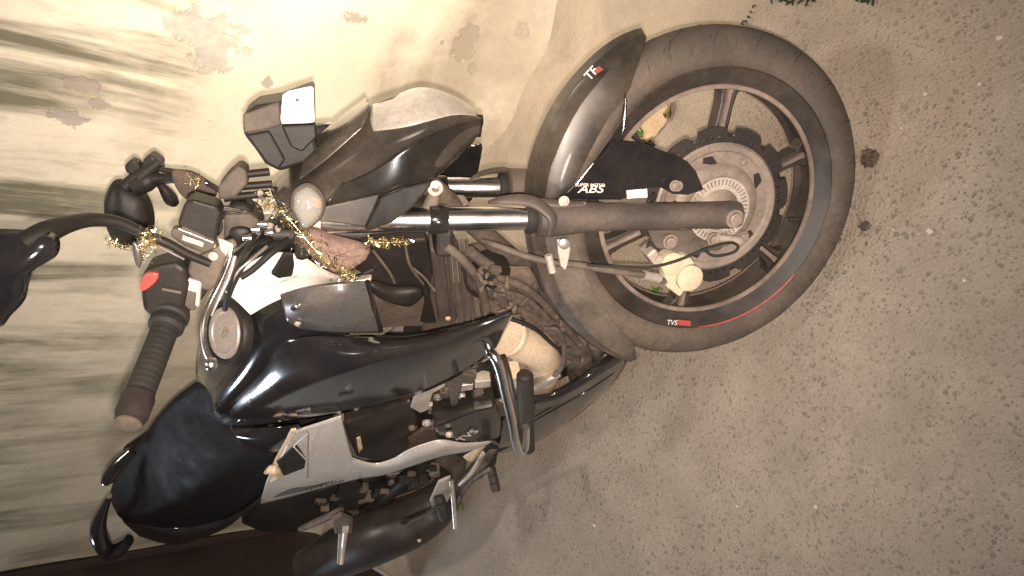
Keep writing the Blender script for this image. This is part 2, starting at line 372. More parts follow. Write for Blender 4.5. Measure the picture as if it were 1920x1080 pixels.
def patchmask(pts):
    m_ = None
    for (px, py, rx, rz, ang) in pts:
        a_, h_ = wl(px, py); v = WM.mapping((1 / rx, 0, 1 / rz), loc=(0, 0, 0), src=WM.vmath('SUBTRACT', WM.co, (a_, 0., h_)))
        d = WM.vmath('LENGTH', v); d = WM.math('ADD', d, WM.rng(nz, .3, .7, -.75, .95)); d = WM.math('ADD', d, WM.rng(nz2, .3, .7, -.45, .45))
        q = WM.rng(d, 1.0, .88); m_ = q if m_ is None else WM.math('MAXIMUM', m_, q)
    return m_
big = patchmask([(395, 62, .05, .085, 0), (385, 100, .04, .06, 0)])
hcol = WM.mix(WM.math('MULTIPLY', big, WM.rng(nz2, .3, .7, .45, .95)), hcol, (.34, .31, .29))
sml = patchmask([(668, 34, .018, .035, 0), (880, 62, .025, .03, 0), (865, 90, .035, .03, 0), (958, 40, .028, .02, 0), (883, 124, .013, .013, 0), (500, 153, .014, .014, 0), (180, 192, .014, .03, 0), (137, 222, .022, .04, 0), (392, 226, .01, .016, 0), (150, 160, .02, .04, 0), (1000, 28, .015, .02, 0), (830, 80, .016, .014, 0)])
hcol = WM.mix(WM.math('MULTIPLY', sml, .75), hcol, (.31, .265, .24))
spk = WM.rng(WM.noise(26, 6, .75), .68, .72); hcol = WM.mix(WM.math('MULTIPLY', spk, .5), hcol, (.33, .27, .22))
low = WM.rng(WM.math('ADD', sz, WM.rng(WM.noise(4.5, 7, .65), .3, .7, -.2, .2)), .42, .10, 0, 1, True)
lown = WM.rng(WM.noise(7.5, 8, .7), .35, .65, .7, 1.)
hcol = WM.mix(WM.math('MULTIPLY', low, lown), hcol, (.36, .30, .235))  # foot band: dirt, darkened further to even out the lamplight at the join
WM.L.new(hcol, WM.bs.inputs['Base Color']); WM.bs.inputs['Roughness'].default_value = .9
WM.L.new(WM.bump(WM.math('ADD', WM.math('MULTIPLY', WM.math('MAXIMUM', big, sml), -.8), WM.noise(22, 7, .65)), .5, .006), WM.bs.inputs['Normal'])
def wall_obj(name, pts_uvz, faces, m):
    me = bpy.data.meshes.new(name); me.from_pydata(pts_uvz, [], faces); me.update(); o = bpy.data.objects.new(name, me); COL.objects.link(o)
    me.materials.append(m); mw = Matrix.Identity(4); back = -WN
    for i in range(3): mw[i][0], mw[i][1], mw[i][2], mw[i][3] = WT[i], back[i], (0, 0, 1)[i], wb0[i]
    o.matrix_world = mw; return o
def wbox(x0, x1, y0, y1, z0, z1):
    return [(x, y, z) for x in (x0, x1) for y in (y0, y1) for z in (z0, z1)], [(0, 1, 3, 2), (4, 6, 7, 5), (0, 4, 5, 1), (2, 3, 7, 6), (0, 2, 6, 4), (1, 5, 7, 3)]
# gentle uneven plaster front as a grid, boxed behind; a dirty mortar fillet at its foot
X0, X1 = -6., 2.17; nx, nz_ = 220, 90; V = []; Fc = []
for i in range(nx + 1):
    for j in range(nz_ + 1):
        x = X0 + (X1 - X0) * i / nx; z = 2.3 * (j / nz_) ** 1.6
        V.append((x, -.11 * math.exp(-z / .055) * (1 + .25 * math.sin(x * 9) + .12 * math.sin(x * 23)) + .004 * math.sin(x * 5 + z * 3) + .003 * math.sin(x * 17 - z * 11) - .0, z))
for i in range(nx):
    for j in range(nz_): a_ = i * (nz_ + 1) + j; Fc.append((a_, a_ + nz_ + 1, a_ + nz_ + 2, a_ + 1))
bb = len(V); V += [(X0, .22, 0), (X0, .22, 2.3), (X1, .22, 0), (X1, .22, 2.3)]
Fc += [(bb, bb + 1, bb + 3, bb + 2), tuple([i * (nz_ + 1) + nz_ for i in range(nx + 1)] + [bb + 3, bb + 1]), tuple([nx * (nz_ + 1) + j for j in range(nz_ + 1)] + [bb + 3, bb + 2]), tuple([j for j in range(nz_, -1, -1)] + [bb, bb + 1])]
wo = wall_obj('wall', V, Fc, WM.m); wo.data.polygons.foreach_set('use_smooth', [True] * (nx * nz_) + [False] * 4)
tag(wo, 'cream limewashed plaster wall behind the motorcycle, streaked with damp and flaking in patches', 'wall')
gt = empty('gate', (0, 0, 0), 'dark maroon sheet gate standing at the end of the cream wall, behind the seat', 'gate')
gh = wb0 + WT * 2.215; gh[2] = 0; ge = A([-1.80, -.24, 0.]); GT = (ge - gh); GLn = np.linalg.norm(GT); GT /= GLn; GN = np.cross(GT, A([0, 0, 1.]))
def gpart(name, u0, u1, y0, y1, z0, z1):
    c = gh + GT * (u0 + u1) / 2 + GN * (y0 + y1) / 2 + A([0, 0, (z0 + z1) / 2]); o = box(name, c, GT * (u1 - u0) / 2, GN * (y1 - y0) / 2, A([0, 0, (z1 - z0) / 2]), 'gate', gt, .003)
gpart('gate_sheet', .03, GLn, -.006, .006, .01, 1.12); gpart('gate_post', -.03, .026, -.03, .03, 0, 1.25)
for z_ in (.05, .55, 1.06): gpart('rail', .04, GLn, .008, .03, z_, z_ + .045)
gp2 = wall_obj('dark_wall', *wbox(2.30, 7, .3, .45, 0, 2.2), MT['gate']); tag(gp2, 'dark recessed wall beyond the end of the cream wall, hidden behind the gate', 'wall')

# ================================================================ MOTORCYCLE
moto = empty('motorcycle', (0, 0, 0), 'black and silver motorcycle leaning on its stand before the cream wall, front wheel turned', 'motorcycle')
bk = lambda x, y, z: b2w([x, y, z]); kk = lambda F, R, S: k2w([F, R, S])
# ---- front wheel
def wheel(kf, ax, rad, side, parent, spokes=True, ph=-5, tw=.046, seg=216):
    """kf(F, R, S) -> world; tyre and rim lathed by hand about the axle"""
    prof = [(-.030, .228), (-.036, .232), (-.0435, .238), (-tw - .001, .250), (-.044, .266), (-.0395, .276), (-.032, .286), (-.021, .293), (-.008, .2965), (.008, .2965), (.021, .293), (.032, .286), (.0395, .276), (.044, .266), (tw + .001, .250), (.0435, .238), (.036, .232), (.030, .228)]
    V, F = [], []; n = len(prof)
    for i in range(seg):
        a = 2 * math.pi * i / seg
        for j, (R, r) in enumerate(prof):
            V.append(kf(r * math.cos(a), R, r * math.sin(a)))
    for i in range(seg):
        for j in range(n - 1): F.append((i * n + j, ((i + 1) % seg) * n + j, ((i + 1) % seg) * n + j + 1, i * n + j + 1))
    nT = len(F); pR = [-.046, -.044, -.0395, -.032, -.021, -.008, 0, .008, .021, .032, .0395, .044, .046]
    pr_ = [.256, .266, .276, .286, .293, .2965, .2972, .2965, .293, .286, .276, .266, .256]
    def groove(a0, R0, R1, sweep, wd):                  # curved dark strip laid over the shoulder, painting a sipe's shade
        o = len(V); NN = 14
        for q in range(NN + 1):
            t = q / NN; R = R0 + (R1 - R0) * t; a = a0 + sweep * (t ** 1.5); w = wd * max(.08, math.sin(math.pi * min(1, .08 + t * .9)) ** .6) / .29
            for sg in (-1, 0, 1):
                Rr = R + sg * wd * .35; r = np.interp(Rr, pR, pr_) + (.0006 if sg else .0008); V.append(kf(r * math.cos(a + sg * w), Rr * 1.004, r * math.sin(a + sg * w)))
        F.extend([(o + q * 3 + c, o + q * 3 + c + 1, o + q * 3 + c + 4, o + q * 3 + c + 3) for q in range(NN) for c in (0, 1)])
    for q in range(22):
        a = 2 * math.pi * q / 22
        for sg in (1, -1):
            groove(a + (.14 if sg < 0 else 0), .006 * sg, .037 * sg, .17, .0032); groove(a + .10 + (.14 if sg < 0 else 0), .026 * sg, .0425 * sg, .06, .0028)
    for q in range(44): 
        for sg in (1, -1): groove(2 * math.pi * q / 44, .0405 * sg, .0455 * sg, .012, .0012)
    ty = link('tyre', V, F, 'tyre', parent, sharp=55); ty.data.materials.append(MT['tread'])
    for fi in range(nT, len(F)): ty.data.polygons[fi].material_index = 1
    def ring(name, prof, m, closed=True, seg=144):
        V, F = [], []; n = len(prof)
        for i in range(seg):
            a = 2 * math.pi * i / seg
            for R, r in prof: V.append(kf(r * math.cos(a), R, r * math.sin(a)))
        for i in range(seg):
            for j in range(n if closed else n - 1): F.append((i * n + j, ((i + 1) % seg) * n + j, ((i + 1) % seg) * n + (j + 1) % n, i * n + (j + 1) % n))
        return link(name, V, F, m, parent, sharp=30)
    ring('rim', [(-.030, .232), (-.0385, .2345), (-.0415, .231), (-.039, .226), (-.033, .214), (-.030, .2035), (-.027, .199), (-.022, .1975), (-.012, .2045), (.012, .2045), (.022, .1975), (.027, .199), (.030, .2035), (.033, .214), (.039, .226), (.0415, .231), (.0385, .2345), (.030, .232)], 'rim')
    for sd in (1, -1): ring('rim_lip', [(.0285 * sd, .1965), (.0315 * sd, .1975), (.0322 * sd, .2035), (.0300 * sd, .2055)], 'spoke', closed=False)
    for q in range(6 if spokes else 0):
        a = math.radians(ph + 60 * q); ca, sa = math.cos(a), math.sin(a)
        def sp(r, t, R): return kf(r * ca - t * sa, R, r * sa + t * ca)
        V = []; sec = []
        rs = [(.045, .015), (.08, .0125), (.13, .0122), (.17, .0122), (.188, .0145), (.198, .021), (.2055, .032)]
        for r, w in rs:
            # H section with a groove on both faces
            wI = min(w, .0085) + .0
            pr = [(-w, .014), (-wI * .9, .015), (-wI * .55, .009), (wI * .55, .009), (wI * .9, .015), (w, .014), (w, -.014), (wI * .9, -.015), (wI * .55, -.009), (-wI * .55, -.009), (-wI * .9, -.015), (-w, -.014)]
            V += [sp(r, t, R) for t, R in pr]
        L = len(rs); F = [(i * 12 + j, i * 12 + (j + 1) % 12, (i + 1) * 12 + (j + 1) % 12, (i + 1) * 12 + j) for i in range(L - 1) for j in range(12)]
        so = link('spoke', V, F, 'rim', parent, smooth=False, mods=[('BEVEL', dict(width=.0012, segments=2, limit_method='ANGLE'))])
        for sd in (1, -1):
            rb = [sp(r, t, R * sd) for r, w in ((.06, .0062), (.13, .005), (.188, .005), (.199, .007)) for t, R in ((-w, .008), (-w * .7, .0165), (w * .7, .0165), (w, .008))]
            link('spoke_rib', rb, [(i * 4 + j, i * 4 + j + 1, (i + 1) * 4 + j + 1, (i + 1) * 4 + j) for i in range(3) for j in range(3)], 'spoke', so if False else parent, smooth=False)
    return ring
fw = lathe('front_wheel', kk(0, -.05, 0), kR, [(0, .03), (.004, .055), (.03, .058), (.07, .058), (.092, .05), (.096, .03)], 'steel', moto, 48)
ring = wheel(kk, kR, .297, 1, fw)
# petal disc with cut-outs
V, F = [], []; NA, rad_ = 400, [.098, .106, .1105, .1145, .1185, .1225, .1275]
for i in range(NA):
    a = 2 * math.pi * i / NA; p = (i % 33.3333) / 33.3333
    ro = .137 + .002 * math.sin(p / .74 * math.pi) if p < .74 else (.126 if p < .92 else .137 - .011 * (1 - (p - .92) / .08))
    if p < .04: ro = .134 + .003 * p / .04
    for r in rad_ + [ro]: V.append(kk(r * math.cos(a), .050, r * math.sin(a)))
n = len(rad_) + 1
def hole(i, j):
    p = (i % 33.3333); q = j
    for c_, jj in ((5, 4), (12, 4), (19, 4), (27, 2)):
        if abs(p - c_) <= 1.2 and q == jj: return True
    return False
for i in range(NA):
    for j in range(n - 1):
        if not hole(i, j): F.append((i * n + j, ((i + 1) % NA) * n + j, ((i + 1) % NA) * n + j + 1, i * n + j + 1))
link('brake_disc', V, F, 'disc', fw, smooth=False, mods=[('SOLIDIFY', dict(thickness=.004, offset=0)), ])
lathe('disc_carrier', kk(0, .053, 0), kR, [(-.004, .112), (.002, .113), (.005, .109), (.004, .100), (.001, .097), (.001, .078), (.006, .072), (.008, .058), (.006, .045), (.02, .03), (.024, .02)], 'steel', fw, 72)
for q in range(5):                                   # cast pockets and rivets on the carrier
    a = math.radians(q * 72 + 20); ca, sa = math.cos(a), math.sin(a)
    P = [kk(r * math.cos(a + t), .0565, r * math.sin(a + t)) for r, t in ((.078, -.22), (.092, -.12), (.094, .05), (.085, .09), (.079, -.05))]
    plate('carrier_recess', P, .002, 'disc', fw, 0)
    bolt(kk(.088 * math.cos(a + .45), .056, .088 * math.sin(a + .45)), kR, .0075, .004, 'steel', fw)
V, F = [], []; NT_ = 132
for i in range(NT_):
    a = 2 * math.pi * i / NT_
    for r in (.036, .043, .053, .0565): V.append(kk(r * math.cos(a), .066, r * math.sin(a)))
for i in range(NT_):
    for j in range(3):
        if j == 1 and i % 3 == 0: continue
        F.append((i * 4 + j, ((i + 1) % NT_) * 4 + j, ((i + 1) % NT_) * 4 + j + 1, i * 4 + j + 1))
link('sensor_ring', V, F, 'alu', fw, smooth=False, mods=[('SOLIDIFY', dict(thickness=.003, offset=0))])
def arcband(name, r0, r1, a0, a1, R, m, parent, nn=60):
    V = []; 
    for i in range(nn + 1):
        a = math.radians(a0 + (a1 - a0) * i / nn); tp = min(1, 6 * min(i / nn, 1 - i / nn) + .25)
        V += [kk(r0 * math.cos(a), R, r0 * math.sin(a)), kk((r0 + (r1 - r0) * tp) * math.cos(a), R + .0012, (r0 + (r1 - r0) * tp) * math.sin(a))]
    return link(name, V, [(2 * i, 2 * i + 2, 2 * i + 3, 2 * i + 1) for i in range(nn)], m, parent, smooth=False, mods=[('SOLIDIFY', dict(thickness=.0006, offset=1))])
def kang(px, py, R): q = W.T @ k(px, py, R) + Q0; return math.degrees(math.atan2(q[2], q[0])), math.hypot(q[0], q[2])
a0, r0_ = kang(1308, 606, .041); a1, _ = kang(1482, 505, .041)
if a1 > a0: a1 -= 360
if a1 - a0 < -180: a1 += 360
arcband('rim_stripe', .2303, .2326, a0, a1, .0425, 'redtape', fw)
text('lettering', 'TVS', k(1249, 608, .0445), k(1268, 609, .0445), 'letter', fw, kR, hscale=1.1)
plate('sticker', [k(1270, 599, .0440), k(1295, 602, .0440), k(1295, 611, .0440), k(1269, 609, .0440)], .0006, 'redtape', fw, 0)
tube('valve', [k(1478, 411, .01), k(1492, 411, .014), k(1505, 410, .016)], .0042, 'rubber', fw); 
# ---- fork
for s in (1, -1):
    R = .098 * s
    o = lathe('fork_leg', kk(0, R, -.022), kS, [(0, .014), (.003, .021), (.02, .0235), (.05, .0225), (.10, .0222), (.24, .023), (.275, .0245), (.30, .028), (.335, .0305), (.352, .030), (.356, .022)], 'fork', moto, 40, 30)
    lathe('fork_tube', kk(0, R, .30), kS, [(0, .0185), (.358, .0185), (.362, .0165)], 'chrome', moto, 40)
    lathe('dust_seal', kk(0, R, .334), kS, [(0, .0225), (.006, .025), (.014, .025), (.017, .0195)], 'rubber', o, 32)
axb = bolt(kk(0, .118, 0), kR, .0155, .012, 'steel', moto, 'axle_bolt')
lathe('axle', kk(0, -.13, 0), kR, [(0, .008), (.25, .008)], 'steel', moto)
bolt(k(1265, 348, .088), kR, .0095, .006, 'steel', moto)
# fork brace horn and lower stay beside the seal
for s in (1, -1):
    P = [kk(*q) for q in ((.020, .075 * s, .405), (.027, .088 * s, .385), (.03, .10 * s, .355), (.026, .112 * s, .335), (.008, .128 * s, .315), (-.02, .128 * s, .318))]
    tube('brace', P, [.004, .009, .012, .012, .010, .004], 'fork', moto, flat=.5)
    P = [kk(*q) for q in ((.029, .105 * s, .33), (.026, .112 * s, .30), (.026, .112 * s, .262))]
    tube('brace_foot', P, [.008, .009, .006], 'fork', moto, flat=.5)
# clamps
def clampring(px, R_, w, r, m, name='fork_clamp'):
    q = W.T @ k(px, 414, R_) + Q0; 
    return lathe(name, kk(0, R_, q[2] - w / 2), kS, [(0, .019), (0, r), (.002, r + .001), (w - .002, r + .001), (w, r), (w, .019)], m, moto, 40)
cl = clampring(821, .098, .028, .0215, 'gloss2'); clampring(821, -.098, .028, .0215, 'gloss2')
q = W.T @ k(838, 414, .098) + Q0; sC = q[2] - .03
box('lower_yoke', kk(-.045, 0, sC + .03), kF * .022, kR * .085, kS * .014, 'plast', moto, .006)
box('upper_yoke', kk(-.03, 0, .690), kF * .03, kR * .105, kS * .010, 'plast', moto, .008)
lathe('steering_stem', kk(-.05, 0, sC + .03), kS, [(0, .022), (.26, .022)], 'plast', moto)
for s in (1, -1): lathe('fork_cap', kk(0, .098 * s, .66), kS, [(0, .017), (.012, .017), (.016, .012)], 'alu', moto)
# bracket with round boss seen beside the clamp
tube('boss_bracket', [k(800, 400, .09), k(812, 372, .09), k(816, 352, .09)], [.012, .011, .008], 'dplast', moto); lathe('boss', k(814, 349, .086), kR, [(0, .0115), (.014, .0115), (.015, .006), (.008, .005)], 'alu', moto)
plate('bracket_plate', [k(800, 365, .04), k(870, 366, .04), k(880, 380, .04), k(868, 396, .04), k(800, 398, .04)], .004, 'dplast', moto)
# ---- front fender: shell about the tyre
def shell(name, stations, m, parent, thick=.003):
    rows = []
    for th, r, w, d in stations:
        a = math.radians(th); sec = [(-1, -d), (-1.0, -.5 * d), (-.88, -.22 * d), (-.52, -.04 * d - .002), (-.40, .003), (0, .009), (.40, .003), (.52, -.04 * d - .002), (.88, -.22 * d), (1.0, -.5 * d), (1, -d)]
        rows.append([kk((r + dr) * math.cos(a), w * u, (r + dr) * math.sin(a)) for u, dr in sec])
    G = A([cr(A(rows)[:, j], 6) for j in range(11)]).transpose(1, 0, 2); a_, c_ = G.shape[:2]
    F = [(i * c_ + j, i * c_ + j + 1, (i + 1) * c_ + j + 1, (i + 1) * c_ + j) for i in range(a_ - 1) for j in range(c_ - 1)]
    return link(name, G.reshape(-1, 3), F, m, parent, sharp=28, mods=[('SOLIDIFY', dict(thickness=thick, offset=0)), ('BEVEL', dict(width=.001, segments=2, limit_method='ANGLE'))])
ff = shell('front_fender', [(27.8, .312, .007, .006), (31, .316, .021, .020), (37, .320, .038, .042), (45, .321, .051, .060), (56, .321, .055, .062), (68, .320, .058, .062), (80, .319, .059, .055), (92, .318, .058, .045)], 'fender', moto)
shell('rear_mudguard', [(88, .3165, .052, .055), (100, .317, .057, .060), (115, .318, .062, .064), (130, .319, .062, .062), (145, .320, .057, .052), (155, .321, .046, .038), (161, .322, .025, .014), (163, .322, .012, .006)], 'dplast', ff)
# side plate carrying the ABS lettering
surf('fender_side_plate', [
    [k(1043, 372, .074), k(1080, 345, .070), k(1105, 318, .064), k(1135, 275, .060), k(1162, 240, .058), k(1172, 172, .058)],
    [k(1050, 374, .078), k(1085, 352, .076), k(1115, 326, .074), k(1148, 290, .071), k(1168, 255, .068), k(1176, 190, .061)]], 'gloss2', ff, .003, 'k', straight=True)
plate('fender_stay', [k(*q, .076) for q in ((1048, 374), (1080, 345), (1112, 305), (1140, 285), (1170, 264), (1200, 268), (1230, 277), (1262, 290), (1290, 303), (1306, 322), (1320, 356), (1290, 366), (1262, 364), (1240, 352), (1212, 352), (1185, 362), (1165, 375))], .004, 'gloss2', ff, .0015)
plate('fender_stay', list(mirror(A([k(*q, .076) for q in ((1048, 374), (1080, 345), (1112, 305), (1140, 285), (1170, 264), (1230, 277), (1290, 303), (1306, 322), (1320, 356), (1290, 366), (1240, 352), (1165, 375))]), 'k')), .004, 'gloss2', ff, .0015)
text('lettering', 'ABS', k(1082, 361, .079), k(1133, 361, .079), 'letter', ff, kR, lift=.001, hscale=.72, shear=.25)
text('lettering', 'SUPER MOTO', k(1078, 349, .079), k(1133, 350, .079), 'letter', ff, kR, lift=.001, hscale=.9)
plate('sticker', [k(*q, .079) for q in ((1175, 357), (1213, 354), (1214, 370), (1176, 372))], .0008, 'paper', ff, 0)
for q in range(3): plate('print', [k(x, y, .0805) for x, y in ((1180 + 8 * q, 365), (1185 + 8 * q, 364.6), (1185 + 8 * q, 366), (1180 + 8 * q, 366.4))], .0003, 'ink', ff, 0)
bolt(k(1271, 349, .078), kR, .0085, .004, 'dchrome', ff)
bolt(k(1057, 377, .118), kR, .0085, .005, 'alu', ff); plate('clip', [k(x, y, .108) for x, y in ((1066, 376), (1100, 378), (1099, 390), (1066, 389))], .003, 'dplast', ff)
def fs(px, py, lift=.0025):                         # a point on the fender's crown flank, found along the ray
    d = RW.T @ A([(px - 960) / F_, (py - 540) / F_, 1.]); d /= np.linalg.norm(d)
    for t in np.arange(.9, 1.6, .0008):
        q = W.T @ (CW + d * t) + Q0
        if abs(q[1]) < .06 and math.hypot(q[0], q[2]) < .3215 - .25 * max(0, abs(q[1]) - .035): return CW + d * (t - lift)
    return k(px, py, .03)
text('lettering', 'TF', fs(1105, 152), fs(1122, 134), 'letter', ff, None, lift=.001)
plate('sticker', [fs(*q) for q in ((1110, 131), (1124, 124), (1131, 130), (1118, 138))], .0006, 'redtape', ff, 0)
for q in ((1036, 246), (1112, 238 + 20), (1015, 292)): pass
# ---- brake caliper, pipes
ca = lathe('brake_caliper', k(1265, 500, .055), kR, [(-.02, .02), (0, .031), (.012, .031), (.02, .028), (.022, .02)], 'gold', moto, 36)
lathe('piston_housing', k(1284, 514, .062), kR, [(-.03, .022), (.014, .0245), (.022, .0235), (.025, .016)], 'gold', ca, 36)
lathe('piston_housing', k(1254, 490, .062), kR, [(-.03, .02), (.010, .0215), (.016, .0205), (.018, .014)], 'gold', ca, 36)
box('pad_pin_body', k(1222, 478, .05), (k(1232, 490, .05) - k(1212, 466, .05)) * .5, kR * .02, (k(1230, 472, .05) - k(1214, 486, .05)) * .5, 'alu', ca, .004)
box('lug', k(1262, 534, .06), (k(1275, 545, .06) - k(1248, 525, .06)) * .5, kR * .014, (k(1270, 524, .06) - k(1256, 544, .06)) * .42, 'gold', ca, .004)
bolt(k(1237, 486, .082), kR, .0075, .006, 'alu', ca); bolt(k(1255, 452, .075), kR, .013, .012, 'steel', ca); bolt(k(1337, 448, .075), kR, .0125, .012, 'steel', ca); bolt(k(1393, 443, .07), kR, .010, .008, 'steel', ca)
plate('caliper_bracket', [k(*q, .066) for q in ((1215, 432), (1262, 432), (1285, 432), (1350, 425), (1362, 445), (1352, 470), (1330, 472), (1300, 480), (1280, 495), (1262, 470), (1232, 466), (1222, 450))], .008, 'dplast', ca, .003)
tube('brake_hose', [k(905, 452, .06), k(935, 462, .08), k(985, 480, .1), k(1035, 492, .112), k(1085, 497, .112), k(1130, 505, .108), k(1185, 513, .1), k(1222, 518, .09), k(1246, 528, .08)], [.0045, .0055, .006, .006, .006, .0055, .0055, .006, .005], 'dplast', moto)
tube('hose_ferrule', [k(1206, 516, .094), k(1236, 522, .088)], .0085, 'alu', moto); tube('hose_ferrule', [k(1028, 478, .113), k(1036, 510, .113)], .0065, 'alu', moto)
tube('sensor_wire', [k(1100, 497, .115), k(1170, 500, .113), k(1225, 500, .112), k(1275, 487, .112), k(1330, 464, .11), k(1368, 455, .105), k(1384, 462, .1), k(1374, 474, .095), k(1340, 480, .09), k(1322, 470, .088)], .0024, 'rubber', moto)
plate('hose_clip', [k(*q, .125) for q in ((1045, 449), (1068, 450), (1070, 470), (1064, 500), (1060, 508), (1052, 500), (1047, 475))], .006, 'alu', moto, .002)
lathe('clip_bolt', k(1057, 456, .126), kR, [(0, .009), (.005, .009), (.007, .005)], 'dchrome', moto)
tube('sensor_body', [k(1346, 446, .09), k(1378, 450, .088), k(1386, 452, .086)], .0075, 'alu', moto)
# ---- headlight
hl = surf('headlight', [
    [k(506, 350, .0), k(600, 266, 0), k(695, 197, 0), k(790, 168, 0), k(843, 180, 0), k(887, 206, 0)],
    [k(510, 362, .035), k(600, 300, .04), k(692, 240, .042), k(790, 205, .045), k(846, 205, .042), k(890, 215, .03)],
    [k(516, 376, .06), k(604, 335, .078), k(700, 288, .084), k(795, 250, .084), k(855, 228, .07), k(903, 224, .045)],
    [k(530, 392, .072), k(612, 368, .096), k(700, 342, .104), k(800, 310, .104), k(860, 275, .09), k(900, 240, .06)],
    [k(545, 408, .070), k(615, 390, .092), k(690, 375, .098), k(775, 352, .098), k(838, 312, .08), k(893, 255, .055)]], 'cowl', moto, .003, 'k')
surf('headlight_lens', [
    [k(698, 196, .0), k(745, 178, 0), k(790, 165, 0), k(843, 177, 0), k(889, 204, 0)],
    [k(694, 222, .035), k(748, 214, .045), k(795, 204, .05), k(850, 203, .045), k(893, 212, .030)],
    [k(700, 246, .054), k(752, 240, .068), k(800, 228, .072), k(853, 216, .06), k(894, 218, .038)]], 'lens2', hl, .003, 'k')
surf('brow', [
    [k(688, 192, 0), k(660, 210, 0), k(600, 255, 0), k(560, 296, 0)],
    [k(692, 200, .04), k(664, 224, .045), k(612, 268, .05), k(565, 310, .05)],
    [k(680, 240, .068), k(655, 262, .07), k(612, 300, .07), k(560, 340, .066)]], 'cowl', hl, .004, 'k')
surf('cowl_cheek', [
    [k(640, 345, .105), k(700, 318, .112), k(770, 270, .113), k(840, 238, .092), k(905, 222, .052)],
    [k(610, 386, .100), k(690, 372, .112), k(775, 338, .112), k(845, 290, .09), k(903, 238, .055)],
    [k(640, 400, .095), k(705, 395, .105), k(780, 372, .104), k(825, 325, .085), k(880, 275, .06)]], 'gloss', hl, .003, 'k')
plate('cowl_fin', [k(*q, .128) for q in ((712, 372), (760, 352), (812, 338), (806, 352), (772, 392), (735, 418), (690, 433), (683, 428))], .01, 'gloss', hl, .003)
plate('cowl_trim', [k(*q, .124) for q in ((525, 404), (600, 390), (712, 364), (708, 378), (686, 427), (640, 420), (560, 412))], .006, 'cowl', hl, .003)
plate('cowl_lip', [k(886, 212, .03), k(906, 214, .035), k(907, 224, .04), k(890, 223, .04)], .05, 'gloss', hl, .002)
# indicators
for s in (1, -1):
    fx = (lambda P: A(P)) if s > 0 else (lambda P: mirror(A(P), 'k'))
    P = fx([k(*q, .15) for q in ((572, 343), (592, 348), (609, 368), (610, 392), (598, 415), (571, 431), (556, 412), (545, 388), (549, 358))])
    ti = pillow('turn_indicator', list(P), .012, 'dplast', moto, back=.02)
    c = P.mean(0); P2 = c + (P - c) * .9 + kR * s * .003
    pillow('reflector', list(c + (P - c) * .8 + kR * s * .002), .003, 'chrome', ti, back=.004)
    lz = pillow('indicator_lens', list(P2), .02, 'lens', ti, back=.004)
    P3 = fx([k(*q, .155) for q in ((583, 362), (600, 372), (602, 388), (588, 394), (575, 384), (572, 370))]); pillow('bulb', list(P3), .007, 'orange', ti, back=.005)
    tube('indicator_stalk', fx([k(560, 400, .14), k(552, 404, .09), k(548, 400, .05)]), [.010, .009, .011], 'plast', ti)
# ---- instrument cluster with white sticker
ic = prism_px('instrument_cluster', k, [(455, 216), (480, 198), (525, 190), (590, 166), (592, 262), (600, 300), (560, 312), (524, 322), (497, 308), (478, 280), (456, 252)], .045, -.06, 'plast', moto, .006)
plate('visor', [k(*q, .052) for q in ((455, 215), (524, 190), (527, 236), (498, 243), (458, 250))], .012, 'dplast', ic, .003)
plate('housing_side', [k(*q, .056) for q in ((527, 236), (592, 233), (594, 258), (566, 286), (545, 276))], .012, 'plast', ic, .003)
plate('housing_side', [k(*q, .054) for q in ((462, 254), (505, 246), (535, 300), (522, 318), (500, 306))], .010, 'plast', ic, .003)
plate('sticker', [k(*q, .060) for q in ((530, 178), (540, 171), (583, 162), (588, 165), (590, 229), (574, 231), (528, 232), (526, 222))], .004, 'paper', ic, .001)
for pts in (((551, 204), (563, 204), (563, 205), (551, 205)), ((554, 185), (561, 185), (560, 191), (555, 191)), ((546, 192), (550, 192), (550, 193.3), (546, 193.3)), ((573, 192), (578, 192), (578, 193.3), (573, 193.3))):
    plate('print', [k(*q, .0612) for q in pts], .0005, 'ink', ic, 0)
# brackets behind the cluster
for (p, q_) in (((430, 330), (505, 322)), ((425, 352), (510, 345)), ((420, 372), (505, 362))): tube('bracket_rod', [k(*p, .02), k(*q_, .02)], .006, 'plast', moto)
prism_px('bracket_block', k, [(425, 330), (447, 311), (462, 320), (465, 345), (440, 372), (410, 375), (408, 352)], .03, -.02, 'dplast', moto, .004)
# ---- handlebar, right side controls
GR0, GR1 = k(322, 585, .20), k(238, 800, .36)
GD = (GR1 - GR0) / np.linalg.norm(GR1 - GR0)
hb = tube('handlebar', [k(478, 425, 0), k(455, 440, .04), k(415, 470, .10), k(372, 515, .155), GR0 - GD * .03, GR0 + GD * .02], .0112, 'plast', moto)
hbl = mirror(A([k(478, 425, 0), k(455, 440, .04), k(415, 470, .10), k(372, 515, .155), GR0 - GD * .03, GR0 + GD * .02, GR1]), 'k'); tube('handlebar', hbl, .0112, 'plast', moto)
GL0, GL1 = mirror(A([GR0, GR1]), 'k')
for g0, g1, s in ((GR0, GR1, 1), (GL0, GL1, -1)):
    D = g1 - g0; L_ = np.linalg.norm(D); D = D / L_
    pr = [(-.004, .014), (-.002, .023), (.004, .0245), (.010, .0245), (.013, .021), (.018, .021), (.021, .0225), (.027, .0225), (.030, .0185)]
    x = .030
    while x < L_ - .048: pr += [(x + .001, .0172), (x + .005, .0172), (x + .0058, .01695), (x + .0078, .01695)]; x += .0086
    pr += [(x, .0175), (L_ - .044, .0185)]
    gr = lathe('grip', g0, D, pr, 'rubber', hb, 36)
    lathe('bar_end', g1 - D * .043, D, [(0, .0185), (.002, .0197), (.026, .0192), (.034, .0165), (.037, .0165)], 'exhaust', gr, 32)
    lathe('end_ring', g1 - D * .0065, D, [(0, .0150), (.003, .0158), (.006, .012), (.007, .006)], 'mud', gr, 32)
